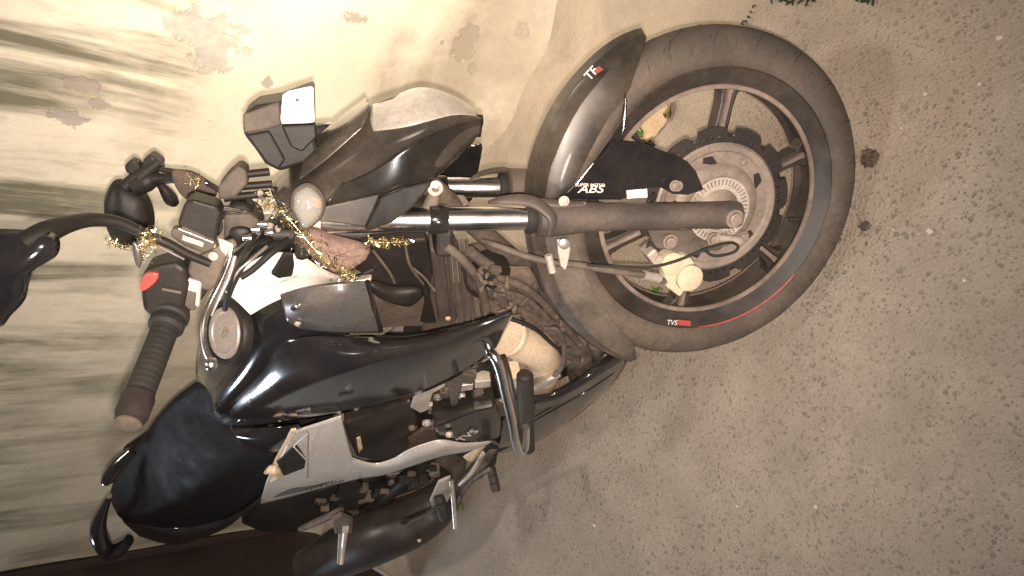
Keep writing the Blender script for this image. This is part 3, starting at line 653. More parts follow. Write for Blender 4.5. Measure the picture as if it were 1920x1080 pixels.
# scuffed patches on the bar end
sw = prism_px('switch_housing', k, [(262, 530), (272, 506), (300, 497), (330, 492), (350, 505), (352, 540), (345, 575), (322, 597), (290, 598), (268, 585)], .215, .16, 'plast', hb, .006)
plate('kill_switch', [k(*q, .222) for q in ((266, 522), (276, 513), (297, 514), (291, 530), (268, 547), (262, 540))], .01, 'red', sw, .002, smooth_n=2)
box('switch_rib', k(322, 545, .221), (k(340, 555, .221) - k(304, 548, .221)) * .5, kR * .002, (k(322, 549, .221) - k(322, 541, .221)) * .3, 'dplast', sw, .001)
box('starter_switch', k(357, 555, .19), (k(372, 560, .19) - k(345, 552, .19)) * .5, kR * .014, (k(356, 574, .19) - k(360, 538, .19)) * .5, 'dplast', sw, .003)
tube('throttle_cable', [k(350, 580, .19), k(372, 560, .18), k(400, 520, .15), k(440, 480, .1), k(480, 455, .05), k(520, 450, .0)], .0042, 'rubber', moto)
# master cylinder with reservoir
mc = prism_px('master_cylinder', k, [(345, 382), (360, 374), (408, 388), (414, 402), (404, 455), (392, 462), (338, 432), (332, 420)], .185, .14, 'plast', hb, .004)
plate('reservoir_rim', [k(*q, .19) for q in ((336, 430), (343, 424), (400, 450), (406, 458), (400, 474), (392, 480), (345, 462), (322, 446), (318, 436), (326, 428))], .02, 'dplast', mc, .003)
for (p, q_) in (((335, 429), (400, 455)), ((310, 446), (366, 488)), ((404, 458), (396, 482))): tube('reservoir_edge', [k(*p, .195), k(*q_, .195)], .0016, 'dchrome', mc, sides=8)
box('sight_window', k(362, 452, .193), (k(385, 462, .193) - k(345, 448, .193)) * .5, kR * .002, (k(362, 458, .193) - k(364, 446, .193)) * .4, 'alu', mc, .001)
plate('lever_bracket', [k(*q, .2) for q in ((356, 488), (395, 470), (420, 455), (437, 448), (446, 462), (428, 478), (420, 500), (412, 530), (392, 548), (372, 540), (350, 512))], .012, 'dplast', mc, .004)
plate('lever_bracket', [k(*q, .206) for q in ((408, 446), (438, 458), (440, 470), (424, 482), (412, 470))], .006, 'alu', mc, .002)
plate('perch_face', [k(*q, .203) for q in ((345, 520), (378, 530), (374, 578), (352, 572))], .01, 'silver', mc, .003)
bolt(k(400, 480, .205), kR, .006, .005, 'dchrome', mc)
lv = tube('brake_lever', [k(434, 462, .205), k(428, 490, .21), k(412, 530, .225), k(392, 570, .24), k(381, 600, .255), k(379, 635, .27), k(385, 665, .285), k(395, 682, .295)], [.006, .0075, .0075, .0065, .0060, .0058, .0058, .0058], 'chrome', hb, flat=.6)
tube('lever_web', [k(440, 480, .20), k(428, 520, .21), k(410, 560, .22), k(396, 592, .235)], [.005, .005, .004, .002], 'dchrome', lv, flat=.6)
V, F = lathe_vf(k(396, 683, .296), kR, [(-.0088 * math.cos(math.pi * i / 12), max(1e-6, .0088 * math.sin(math.pi * i / 12))) for i in range(13)], 24); link('lever_ball', V, F, 'chrome', lv)
# left controls seen beyond the reservoir
tube('clutch_lever', [k(285, 330, -.2), k(300, 345, -.205), k(313, 362, -.21), k(322, 375, -.215), k(330, 382, -.22)], [.010, .007, .011, .012, .007], 'plast', hb)
tube('clutch_perch', [k(300, 302, -.20), k(262, 332, -.20)], [.012, .016], 'plast', hb)
prism_px('switch_housing', k, [(268, 300), (282, 290), (302, 306), (300, 318), (278, 330), (262, 322)], -.19, -.235, 'plast', hb, .004)
prism_px('switch_housing', k, [(232, 312), (245, 299), (260, 306), (264, 318), (248, 330), (236, 324)], -.19, -.22, 'plast', hb, .004)
tube('left_pivot', [k(250, 352, -.2), k(275, 340, -.2), k(300, 335, -.19), k(345, 335, -.15)], [.016, .018, .010, .008], 'plast', hb)
tube('clutch_cable', [k(303, 318, -.19), k(330, 322, -.17), k(360, 326, -.14), k(400, 350, -.08), k(440, 372, -.03)], .005, 'rubber', hb)
pillow('cable_cover', [k(*q, -.10) for q in ((322, 320), (345, 318), (375, 330), (402, 348), (405, 368), (380, 378), (350, 374), (330, 352))], .012, 'mud', hb)
# mirrors
mr = pillow('mirror', [k(*q, .30) for q in ((-95, 445), (-40, 430), (40, 430), (92, 434), (112, 450), (106, 480), (62, 512), (48, 560), (22, 590), (-4, 614), (-70, 600), (-110, 540))], .022, 'gloss2', hb, back=.006, n=6)
tube('mirror_stem', [k(394, 494, .200), k(355, 478, .205), k(318, 458, .21), k(275, 440, .215), k(225, 418, .225), k(175, 412, .24), k(130, 420, .265), k(85, 436, .29), k(40, 460, .31)], [.0055, .0058, .006, .0065, .0075, .0085, .010, .013, .012], 'plast', mr)
tube('stem_gleam', [k(345, 486, .2045), k(300, 463, .213), k(262, 443, .2205)], .0016, 'dchrome', mr, sides=8)
lm = pillow('mirror', [k(*q, -.22) for q in ((208, 345), (225, 335), (250, 345), (275, 362), (288, 392), (290, 420), (282, 436), (262, 452), (238, 464), (224, 462), (205, 440), (196, 410), (196, 375))], .030, 'plast', hb, back=.008, n=6)
tube('mirror_stem', [k(235, 350, -.2), k(250, 335, -.2), k(262, 318, -.2)], [.012, .010, .008], 'plast', lm)
# clutter at the top yoke: ignition barrel, springs, cables
lathe('ignition_barrel', k(452, 400, .03), kR, [(-.03, .02), (.01, .02), (.014, .016), (.014, .008)], 'plast', moto)
tube('hose_coil', [k(430 + 5 * i, 402 + (6 if i % 2 else -4), .05) for i in range(9)], .0045, 'dplast', moto)
tube('yoke_edge', [k(420, 392, .07), k(452, 396, .075)], .003, 'chrome', moto)
for i, (x, y, r) in enumerate(((487, 430, .008), (500, 420, .006), (472, 446, .006), (512, 436, .005))): bolt(k(x, y, .10), kS, r, .012, 'chrome', moto)
prism_px('yoke_casting', k, [(420, 402), (468, 400), (486, 412), (492, 440), (470, 462), (440, 468), (418, 450)], .06, -.02, 'dplast', moto, .006)
pillow('yoke_pad', [k(*q, .075) for q in ((432, 430), (452, 424), (470, 430), (468, 446), (450, 458), (432, 452))], .006, 'plast', moto)
for i, pts in enumerate(([(478, 440, .08), (462, 466, .12), (440, 500, .14), (428, 540, .13), (422, 580, .10)], [(520, 455, .06), (490, 470, .09), (462, 492, .10), (440, 530, .09), (428, 560, .07)], [(540, 450, .04), (505, 478, .07), (475, 505, .07), (452, 520, .07)], [(640, 470, .02), (620, 500, .03), (660, 520, .02), (700, 505, .02)])):
    tube('cable', [k(*q) for q in pts], [.0042, .0034, .005, .004][i], 'rubber', moto)
tube('cable', [k(500, 462, .10), k(470, 488, .125), k(445, 510, .13), k(424, 548, .13)], .0022, 'dchrome', moto)
# bits around the steering head seen between yoke and headlight
for i in range(16):
    x, y = 500 + 130 * rng.random(), 300 + 140 * rng.random()
    if y < 340: y += 60
    bolt(k(x - 60, y, .0 + .03 * rng.random()), bY, .004 + .004 * rng.random(), .008, ('alu', 'dplast', 'dchrome')[i % 3], moto)

# ---- tank
tk = surf('tank', [
    [b(540, 490, 0), b(470, 530, 0), b(410, 580, 0), b(380, 635, 0), b(369, 700, 0), b(380, 755, 0), b(398, 796, 0)],
    [b(575, 520, .06), b(505, 560, .07), b(455, 605, .075), b(420, 670, .075), b(395, 725, .07), b(392, 770, .06), b(412, 797, .04)],
    [b(610, 560, .10), b(560, 600, .125), b(510, 650, .13), b(470, 700, .13), b(430, 745, .12), b(412, 780, .10), b(430, 799, .07)],
    [b(660, 600, .10), b(640, 650, .125), b(590, 700, .125), b(540, 735, .12), b(490, 768, .11), b(462, 787, .09), b(470, 796, .06)]], 'gloss2', moto, .003, 'b')
surf('tank_shroud', [
    [b(958, 584, .175), b(905, 600, .175), b(835, 618, .168), b(765, 631, .158), b(700, 629, .148), b(630, 630, .142), b(570, 632, .136), b(515, 645, .126), b(465, 690, .112), b(425, 740, .10), b(408, 785, .08)],
    [b(961, 588, .177), b(905, 608, .187), b(835, 632, .192), b(765, 650, .192), b(700, 664, .190), b(635, 683, .182), b(575, 700, .170), b(520, 722, .155), b(475, 750, .138), b(440, 775, .12), b(420, 794, .095)],
    [b(958, 596, .173), b(912, 625, .188), b(850, 655, .198), b(785, 684, .198), b(715, 706, .192), b(655, 726, .182), b(598, 743, .17), b(545, 760, .156), b(500, 776, .14), b(462, 789, .12), b(440, 799, .095)],
    [b(932, 648, .162), b(895, 680, .165), b(845, 711, .168), b(785, 738, .168), b(720, 758, .163), b(665, 769, .156), b(615, 779, .148), b(565, 786, .14), b(520, 793, .13), b(485, 799, .115), b(465, 802, .10)]], 'gloss2', tk, .003, 'b2')
surf('side_cover', [
    [b(527, 552, .14), b(560, 542, .15), b(600, 535, .155), b(645, 530, .155), b(688, 528, .15)],
    [b(532, 575, .15), b(565, 570, .165), b(605, 566, .17), b(655, 562, .17), b(697, 560, .16)],
    [b(540, 600, .15), b(570, 598, .165), b(615, 598, .17), b(665, 596, .17), b(706, 594, .16)],
    [b(560, 614, .14), b(590, 618, .155), b(630, 622, .16), b(675, 622, .16), b(715, 622, .15)]], 'grey', tk, .004, 'b2')
tube('cover_edge', [b(689, 528, .152), b(700, 575, .162), b(714, 620, .152)], .004, 'gloss2', tk)
bolt(b(555, 577, .166), bY, .0085, .004, 'chrome', tk); bolt(b(558, 606, .165), bY, .005, .003, 'alu', tk)
WP = [(427, 551), (449, 511), (475, 488), (510, 475), (535, 474), (563, 480), (585, 490), (602, 503), (618, 519), (650, 519), (679, 515), (697, 522), (690, 527), (654, 532), (620, 535), (582, 541), (556, 548), (532, 558), (500, 572), (471, 589), (462, 574), (445, 562)]
def wy(x, y): return .03 + .10 * min(1, max(0, (y - 470) / 85.)) + .02 * min(1, (x - 420) / 280.)
# white panel: a curved strip between its inner and outer edges
surf('tank_panel', [
    [b(427, 552, .08), b(449, 511, .055), b(480, 487, .045), b(515, 474, .04), b(563, 479, .045), b(600, 502, .07), b(640, 519, .10), b(697, 516, .115)],
    [b(445, 565, .10), b(470, 538, .085), b(500, 520, .075), b(540, 510, .072), b(580, 515, .085), b(615, 522, .10), b(655, 525, .12), b(697, 520, .125)],
    [b(471, 590, .12), b(500, 573, .115), b(532, 558, .115), b(558, 548, .118), b(590, 540, .122), b(622, 535, .13), b(655, 531, .135), b(694, 525, .135)]], 'white', tk, .004, 'b2')
plate('panel_recess', [b(*q, .103) for q in ((508, 515), (520, 497), (533, 476), (549, 478), (552, 500), (548, 519), (522, 523))], .006, 'plast', tk, .002)
tube('panel_edge', [b(500, 540, .108), b(530, 528, .103), b(556, 519, .104)], .0012, 'silver', tk, sides=8)
FC = b(421, 624, .092); capn = bZ * .95 + bX * .18 + bY * .32
lathe('cap_collar', FC - capn * .016, capn, [(0, .058), (.010, .058), (.016, .054), (.017, .046), (.012, .045)], 'plast', tk, 48)
fc = lathe('fuel_cap', FC - capn * .006, capn, [(0, .044), (.006, .044), (.009, .042), (.009, .034), (.007, .0325), (.007, .004), (.007, 0)], 'cap', tk, 48)
plate('cap_flap', [FC + capn * .003 + q for q in (bX * .012 - bY * .006, bX * .012 + bY * .006, -bX * .012 + bY * .006, -bX * .012 - bY * .006)], .002, 'dchrome', fc, .0006)
surf('tank_emblem', [[b(470, 745, .135), b(495, 752, .14), b(520, 770, .142), b(545, 785, .14)], [b(462, 760, .135), b(490, 766, .14), b(515, 778, .142), b(540, 789, .138)]], 'grey', tk, .003, straight=True)
tube('emblem_edge', [b(497, 744, .147), b(512, 754, .149), b(536, 777, .147)], .0016, 'silver', tk, sides=8)
# ---- seat and tail
st_ = surf('seat', [
    [b(455, 775, 0), b(395, 715, 0), b(345, 735, 0), b(300, 780, 0), b(262, 838, 0), b(230, 885, 0), b(207, 930, 0)],
    [b(480, 790, .05), b(430, 780, .06), b(385, 800, .06), b(335, 840, .065), b(290, 890, .065), b(250, 928, .06), b(214, 950, .05)],
    [b(510, 805, .10), b(485, 820, .115), b(445, 855, .125), b(395, 895, .13), b(340, 930, .125), b(280, 955, .11), b(222, 965, .09)],
    [b(532, 822, .125), b(520, 855, .14), b(490, 900, .145), b(435, 935, .145), b(370, 960, .14), b(300, 975, .12), b(240, 978, .10)],
    [b(532, 832, .12), b(518, 880, .13), b(492, 925, .135), b(440, 960, .135), b(375, 985, .13), b(305, 992, .11), b(245, 986, .09)]], 'seat', moto, .006, 'b')
surf('tail_cowl', [
    [b(495, 920, .137), b(440, 962, .137), b(375, 984, .132), b(305, 988, .115), b(228, 962, .09)],
    [b(488, 935, .150), b(445, 968, .150), b(385, 995, .145), b(315, 1003, .13), b(232, 978, .10)],
    [b(470, 950, .145), b(430, 985, .145), b(380, 1008, .14), b(325, 1021, .13), b(262, 1005, .11)]], 'gloss2', moto, .003, 'b')
surf('seat_nose_cover', [
    [b(430, 800, .09), b(470, 802, .115), b(520, 800, .135), b(560, 795, .14)],
    [b(440, 815, .115), b(480, 822, .137), b(525, 820, .15), b(565, 808, .15)],
    [b(450, 832, .12), b(490, 845, .142), b(520, 845, .15), b(545, 828, .15)]], 'gloss2', moto, .003, 'b2')
tube('grab_rail', [b(248, 845, .02), b(222, 870, .04), b(205, 893, .06), b(198, 905, .07), b(214, 900, .06)], [.012, .016, .015, .009, .004], 'gloss2', moto)
tube('grab_rail', [b(205, 930, .08), b(190, 965, .10), b(184, 992, .12), b(192, 1018, .14), b(205, 1036, .15), b(225, 1028, .15), b(242, 1012, .14)], [.008, .018, .024, .025, .022, .022, .016], 'gloss2', moto, flat=.8)
plate('tail_lamp', [bk(-1.62, y, z) for y, z in ((-.05, .50), (.05, .50), (.06, .56), (-.06, .56))], .03, 'red', moto, .004)
# ---- silver side panel
sp = surf('side_panel', [
    [b(545, 810, .15), b(575, 800, .15), b(612, 788, .152), b(639, 779, .152)],
    [b(530, 850, .155), b(565, 842, .158), b(612, 832, .16), b(650, 822, .158)],
    [b(503, 893, .155), b(548, 882, .16), b(610, 872, .162), b(662, 860, .16)],
    [b(494, 920, .152), b(540, 910, .157), b(605, 896, .16), b(680, 882, .157)],
    [b(487, 945, .145), b(540, 932, .15), b(605, 914, .152), b(680, 895, .15)]], 'silver', moto, .003, 'b2')
surf('side_panel_front', [
    [b(655, 856, .157), b(700, 868, .157), b(735, 860, .158), b(765, 843, .16), b(800, 830, .16), b(830, 824, .16), b(872, 830, .155), b(922, 826, .145)],
    [b(665, 872, .162), b(705, 878, .163), b(745, 870, .167), b(780, 856, .17), b(815, 845, .172), b(838, 838, .17), b(872, 838, .16), b(920, 829, .147)],
    [b(675, 896, .150), b(710, 892, .152), b(745, 882, .156), b(775, 872, .16), b(810, 860, .162), b(840, 852, .16), b(880, 845, .152), b(916, 832, .144)]], 'silver', sp, .003, 'b2')
plate('panel_recess', [b(*q, .163) for q in ((551, 838), (556, 836), (574, 860), (571, 878), (532, 893), (519, 868))], .004, 'plast', sp, .001)
for p, q_ in (((578, 810), (577, 895)), ((578, 812), (551, 836)), ((551, 838), (574, 862))): tube('panel_edge', [b(*p, .166), b(*q_, .166)], .0018, 'chrome' if p[0] == 578 and q_[0] == 577 else 'silver', sp, sides=8)
plate('panel_strip', [b(*q, .155) for q in ((545, 808), (556, 806), (527, 868), (516, 893), (505, 890), (515, 864))], .006, 'header', sp, .002)
plate('panel_trim', [b(*q, .158) for q in ((512, 934), (545, 917), (600, 902), (640, 890), (652, 892), (610, 908), (550, 926))], .002, 'gloss2', sp, .0005)
text('lettering', 'Apache', b(562, 922, .162), b(648, 900, .162), 'plast', sp, bY, hscale=.5, shear=.4)
tube('stay_clip', [b(498, 886, .16), b(512, 880, .165), b(522, 890, .16), b(508, 902, .16)], [.004, .011, .008, .003], 'header', moto)
# ---- frame, engine and the crowded middle
def blk(name, pts, y0, y1, m, bev=.005, sm=0, par=None): return prism_px(name, b, pts, y0, y1, m, par or moto, bev, sm)
eng = blk('engine', [(770, 760), (830, 700), (900, 690), (960, 700), (1010, 760), (1000, 820), (940, 850), (860, 860), (790, 830)], .10, -.10, 'plast', .012)
blk('cylinder', [(800, 690), (860, 650), (930, 640), (960, 690), (920, 740), (840, 770), (800, 750)], .075, -.075, 'dplast', .008, par=eng)
for i in range(9):                                    # cooling fins
    t = i / 8.; p0 = A([795 + 22 * i * .9, 775 - 14 * i * .9]);
    plate('fin', [b(p0[0] - 3, p0[1] - 28, .088), b(p0[0] + 20, p0[1] - 62, .088), b(p0[0] + 24, p0[1] - 60, .088), b(p0[0] + 2, p0[1] - 24, .088)], .17, 'dplast', eng, 0)
blk('air_filter_cover', [(645, 795), (700, 780), (770, 755), (785, 790), (772, 835), (745, 860), (705, 866), (668, 858), (655, 830)], .11, -.05, 'exhaust', .008)
plate('scuffed_tab', [b(*q, .115) for q in ((668, 822), (676, 820), (680, 842), (672, 850))], .003, 'header', moto, .001)
ec = blk('clutch_cover', [(812, 800), (840, 790), (890, 770), (930, 762), (940, 790), (938, 822), (900, 832), (850, 826), (820, 826)], .155, .08, 'gloss', .008)
text('lettering', 'TVS', b(868, 826, .158), b(900, 806, .158), 'letter', ec, bY, hscale=.8, shear=.2)
random.seed(3)
for i, (x, y, r, y_) in enumerate(((850, 770, .018, .12), (866, 740, .008, .11), (897, 755, .009, .12), (952, 744, .011, .13), (820, 742, .010, .10), (808, 758, .012, .10), (838, 728, .009, .10), (800, 790, .010, .12), (882, 722, .009, .1), (905, 700, .012, .1), (876, 760, .007, .12), (842, 812, .008, .16), (790, 812, .009, .11), (918, 730, .01, .1), (772, 800, .008, .11))):
    lathe('bolt', b(x, y, y_), bY, [(0, r), (.006, r), (.008, r * .85), (.008, r * .55), (.006, r * .5)], ('steel', 'alu', 'dplast', 'alu')[i % 4], eng, 20)
for i in range(26):
    x, y = 780 + 170 * rng.random(), 700 + 110 * rng.random()
    if y > 830 - (x - 780) * .15 or y < 760 - (x - 770) * .6: continue
    c = b(x, y, .10 + .015 * rng.random()); e = .006 + .009 * rng.random(3)
    box('engine_lug', c, bX * e[0] + bZ * e[1] * .6, bY * e[2], bZ * e[1] - bX * e[0] * .6, ('mud', 'dplast', 'plast', 'alu')[i % 4], eng, .002)
plate('engine_bracket', [b(*q, .118) for q in ((776, 745), (800, 720), (832, 712), (836, 725), (812, 738), (802, 770), (788, 775), (770, 765))], .01, 'alu', moto, .003)
plate('engine_bracket', [b(*q, .122) for q in ((766, 825), (800, 800), (822, 812), (828, 824), (800, 832), (770, 842))], .01, 'mud', moto, .003)
plate('engine_bracket', [b(*q, .13) for q in ((828, 716), (862, 700), (890, 706), (886, 722), (868, 720), (858, 760), (846, 762), (842, 728))], .008, 'dplast', moto, .003)
plate('engine_bracket', [b(*q, .13) for q in ((894, 762), (905, 750), (935, 756), (958, 768), (950, 782), (915, 776))], .008, 'mud', moto, .003)
blk('connector', [(935, 710), (958, 706), (964, 722), (940, 726)], .15, .11, 'header', .003); blk('connector', [(952, 712), (978, 708), (974, 730), (958, 728)], .15, .11, 'gold', .003)
# header pipe
hp = tube('header_pipe', [b(962, 634, .10), b(992, 650, .10), b(1010, 662, .095), b(1020, 690, .08), b(1010, 730, .06), b(980, 775, .06), b(930, 800, .07), b(880, 850, .09)], [.036, .037, .038, .036, .030, .024, .024, .024], 'header', moto, sides=32)
lathe('pipe_flange', b(960, 633, .10), b(962, 634, .10) - b(992, 648, .10), [(-.004, .036), (.004, .0385), (.010, .0385), (.013, .036), (.013, 0)], 'header', hp, 40)
pillow('header_collector', [b(*q, .085) for q in ((982, 618), (1015, 622), (1040, 640), (1056, 668), (1050, 695), (1022, 712), (985, 730), (940, 736), (922, 710), (930, 685), (955, 668))], .034, 'tan', hp, back=.05, noise=.0006)
tube('frame_cable', [b(958, 598, .13), b(985, 608, .13), b(1010, 622, .12), b(1032, 642, .11), b(1052, 660, .11), b(1056, 676, .12), b(1044, 700, .13), b(1020, 718, .135), b(985, 733, .13)], .0038, 'rubber', moto)
tube('frame_hoop', [b(1022, 616, .10), b(1044, 618, .11), b(1056, 640, .12), b(1058, 670, .125), b(1050, 694, .13), b(1030, 712, .135)], .005, 'dplast', moto)
tube('silver_hose', [b(1050, 700, .13), b(1020, 716, .135), b(990, 734, .135)], [.007, .010, .010], 'dchrome', moto)
# muddy engine front, lower frame and horn behind the wheel
def blob(name, pts, y, bul, m='mud', nz=.002, back=.03): return pillow(name, [b(*q, y) for q in pts], bul, m, moto, noise=nz, back=back)
blob('muddy_guard', ((925, 505), (960, 500), (995, 505), (1030, 560), (1075, 620), (1110, 670), (1085, 690), (1040, 650), (1000, 600), (950, 580), (918, 560)), .04, .02, nz=.0035)
blob('muddy_guard', ((950, 575), (1000, 590), (1050, 620), (1100, 660), (1120, 700), (1085, 712), (1050, 640), (1000, 622), (962, 600)), .07, .012, nz=.003)
blk('lower_frame', [(880, 505), (915, 498), (945, 502), (1010, 545), (1020, 590), (980, 600), (930, 590), (890, 560)], .02, -.04, 'mud', .01)
for pts, r, y in ((((880, 520), (940, 560), (1000, 600), (1060, 660), (1080, 710)), .016, .03), (((905, 560), (960, 600), (1010, 640)), .010, .06), (((1085, 640), (1100, 680), (1095, 715)), .018, .05), (((1115, 645), (1125, 690), (1110, 720)), .014, .05), (((930, 520), (985, 540), (1040, 590), (1090, 650)), .007, .07), (((940, 545), (990, 562), (1030, 600)), .005, .075)):
    tube('frame_tube', [b(*q, y) for q in pts], r, 'mud', moto)
for i in range(90):
    t = rng.random(); x = 905 + 190 * t + 26 * rng.normal(); y = 520 + 150 * t + 16 * rng.normal()
    if x > 1120 or y > 700 or x < 900: continue
    c = b(x, y, .085 + .012 * rng.random()); v = rng.normal(0, 1, 3); v /= np.linalg.norm(v); L_ = .004 + .008 * rng.random()
    tube('mud_clump', [c - v * L_, c + v * L_ * .2 + rng.normal(0, .003, 3), c + v * L_], [.0015, .004 + .003 * rng.random(), .0015], 'mud' if i % 3 else 'dplast', moto, sides=7, n=2) if i < 40 else None
# radiator: finned core behind the fork, with its side tank
rd = blk('oil_cooler', [(796, 455), (836, 452), (858, 600), (838, 606), (815, 608), (785, 606)], .02, -.02, 'dplast', .004)
for i in range(5):
    x0 = 838 + i * 9; tube('cooler_rib', [b(x0, 450, .03), b(x0 + 8, 520, .045), b(x0 + 14, 600, .06)], .0034, 'dplast' if i % 2 else 'fork', rd, sides=8)
blk('cooler_tank', [(806, 470), (832, 466), (846, 590), (838, 604), (822, 604), (814, 540)], .06, .02, 'fork', .006)
plate('cooler_stay', [b(*q, .065) for q in ((792, 540), (800, 530), (818, 605), (800, 607), (788, 604), (796, 570))], .006, 'plast', moto, .002)
bolt(b(840, 596, .08), bY, .005, .004, 'header', moto)
tube('cooler_hose', [b(835, 460, .07), b(870, 490, .08), b(898, 530, .085), b(912, 580, .09)], .008, 'dplast', moto)
tube('cable', [b(848, 440, .05), b(868, 500, .07), b(880, 545, .07), b(915, 565, .06), b(930, 580, .06)], .003, 'rubber', moto)
plate('panel_under_tank', [b(*q, .05) for q in ((690, 528), (712, 548), (760, 560), (790, 548), (800, 566), (800, 606), (790, 612), (760, 612), (716, 616))], .006, 'mud', moto, .002)
plate('dark_inner_panel', [b(*q, .04) for q in ((640, 470), (700, 455), (800, 450), (812, 500), (806, 560), (770, 574), (715, 560), (690, 520), (655, 500))], .02, 'exhaust', moto, .004)
pillow('inner_hose', [b(*q, .06) for q in ((690, 528), (740, 540), (788, 540), (792, 556), (770, 572), (735, 566), (700, 550))], .012, 'plast', moto)
for p in (((770, 500, .05), (795, 520, .06), (815, 545, .07)), ((700, 470, .05), (730, 510, .06), (740, 530, .06)), ((760, 460, .05), (770, 500, .06), (800, 540, .06))): tube('cable', [b(*q) for q in p], .0025, 'dplast', moto)
# horn, bracket and clutter between fork and mudguard
tube('horn_bracket', [b(880, 470, .04), b(905, 490, .045), b(920, 500, .05)], .010, 'dplast', moto)
lathe('horn', b(925, 500, .04), bX, [(-.03, .03), (0, .034), (.01, .03), (.012, .012)], 'plast', moto)
box('connector', b(928, 506, .07), bX * .008, bY * .006, bZ * .010, 'mud', moto)
# ---- belly pan
surf('belly_pan', [
    [b(1178, 668, .03), b(1150, 655, .06), b(1120, 678, .08), b(1085, 708, .095), b(1040, 735, .105), b(1000, 742, .11), b(955, 750, .11)],
    [b(1172, 685, .05), b(1148, 690, .075), b(1112, 718, .095), b(1070, 745, .11), b(1035, 765, .12), b(990, 770, .125), b(945, 780, .125)],
    [b(1155, 712, .045), b(1132, 730, .07), b(1098, 758, .09), b(1062, 785, .10), b(1020, 805, .11), b(975, 820, .115), b(935, 830, .115)],
    [b(1140, 730, .02), b(1112, 752, .04), b(1075, 782, .05), b(1040, 808, .06), b(1005, 828, .06), b(960, 845, .07), b(925, 852, .07)]], 'gloss', moto, .003, 'b')
surf('belly_pan_panel', [[b(1166, 664, .075), b(1125, 690, .105), b(1082, 716, .122), b(1040, 738, .13), b(1000, 746, .135)], [b(1172, 682, .075), b(1128, 712, .108), b(1084, 737, .126), b(1042, 758, .135), b(1004, 768, .138)]], 'gloss2', moto, .003, straight=True)
tube('belly_pan_crease', [b(1150, 700, .08), b(1098, 735, .112), b(1050, 762, .125), b(1000, 790, .13)], .0018, 'gloss2', moto, sides=8)
tube('belly_pan_edge', [b(1178, 672, .05), b(1158, 705, .055), b(1132, 732, .05), b(1100, 762, .045), b(1068, 790, .05)], .003, 'copper', moto, sides=8)
# ---- crash guard
tube('crash_guard', [b(905, 672, .14), b(922, 664, .165), b(936, 690, .185), b(948, 740, .21), b(960, 790, .235), b(966, 825, .25), b(974, 846, .255), b(984, 838, .25), b(986, 800, .24)], [.007, .009, .009, .009, .009, .009, .0095, .009, .007], 'chrome', moto)
tube('crash_guard', [b(942, 668, .14), b(952, 700, .16), b(962, 750, .20), b(970, 800, .23), b(974, 840, .25)], .007, 'exhaust', moto)
lathe('guard_slider', b(984, 703, .16), b(989, 842, .245) - b(984, 703, .16), [(-.004, .012), (0, .0155), (.01, .0165), (.09, .0165), (.105, .015)] , 'rubber', moto)
tube('guard_slider', [b(984, 708, .165), b(985, 770, .20), b(989, 842, .245)], .0155, 'rubber', moto)
# ---- rear: brake pedal, pegs, exhaust, swingarm, wheel
tube('brake_pedal', [b(858, 945, .17), b(872, 915, .18), b(895, 893, .19), b(917, 880, .20)], [.006, .006, .0055, .005], 'dplast', moto)
lathe('pedal_peg', b(920, 877, .19), b(930, 920, .24) - b(920, 877, .19), [(0, .008), (.002, .011), (.016, .011), (.018, .0095), (.020, .011), (.034, .011), (.036, .0095), (.038, .011), (.05, .011), (.056, .009)], 'rubber', moto)
tube('frame_tube', [b(925, 835, .12), b(900, 870, .13), b(868, 905, .14), b(850, 925, .14)], [.014, .016, .014, .012], 'dplast', moto)
plate('heel_plate', [b(*q, .13) for q in ((915, 832), (935, 840), (930, 870), (905, 895), (870, 915), (862, 905), (895, 870))], .006, 'plast', moto, .002)
tube('frame_tube', [b(905, 850, .15), b(885, 885, .155), b(862, 908, .16)], .006, 'alu', moto)
plate('peg_bracket', [b(*q, .165) for q in ((822, 905), (845, 895), (845, 930), (830, 962), (812, 965), (806, 940))], .008, 'alu', moto, .002)
tube('rider_peg', [b(846, 900, .18), b(850, 940, .22), b(854, 990, .27)], [.006, .0055, .006], 'dchrome', moto)
lathe('peg_rubber', b(822, 930, .17), b(838, 985, .235) - b(822, 930, .17), [(0, .012), (.01, .015), (.06, .015), (.068, .010)], 'rubber', moto)
ex = tube('exhaust', [b(840, 925, .14), b(822, 946, .15), b(778, 975, .17), b(715, 1002, .185), b(640, 1035, .19), b(575, 1065, .20)], [.034, .056, .070, .075, .072, .055], 'exhaust', moto, sides=32)
tube('exhaust_shield', [b(828, 948, .19), b(795, 962, .22), b(760, 978, .245)], [.016, .028, .02], 'gloss', ex, flat=.3)
bolt(b(786, 1012, .24), bY, .006, .006, 'alu', ex)
blk('inner_fender', [(487, 948), (560, 930), (640, 912), (652, 950), (604, 985), (545, 998), (490, 1000), (452, 984)], .12, .0, 'plast', .01)
plate('tail_bracket', [b(*q, .13) for q in ((640, 905), (668, 900), (690, 925), (672, 955), (645, 960), (620, 950))], .02, 'plast', moto, .004)
tube('tail_tube', [b(562, 992, .20), b(595, 978, .20), b(628, 962, .20), b(640, 955, .19)], [.007, .010, .009, .008], 'dplast', moto)
pp = tube('passenger_peg', [b(648, 990, .27), b(644, 1020, .29), b(640, 1058, .33)], [.016, .014, .011], 'alu', moto, flat=.45)
tube('peg_edge', [b(637, 1000, .285), b(634, 1056, .335)], .003, 'dchrome', pp, sides=8)
plate('peg_mount', [b(*q, .265) for q in ((622, 975), (640, 968), (662, 978), (660, 1000), (628, 1002))], .012, 'dplast', moto, .003)
for i in range(22):
    x = 600 + 220 * rng.random(); y = 935 - (x - 600) * .28 + 22 * rng.random()
    c = b(x, y, .12 + .01 * rng.random()); e = .005 + .010 * rng.random(3)
    box('frame_fitting', c, bX * e[0], bY * e[2], bZ * e[1], ('mud', 'dplast', 'plast', 'exhaust')[i % 4], moto, .002)
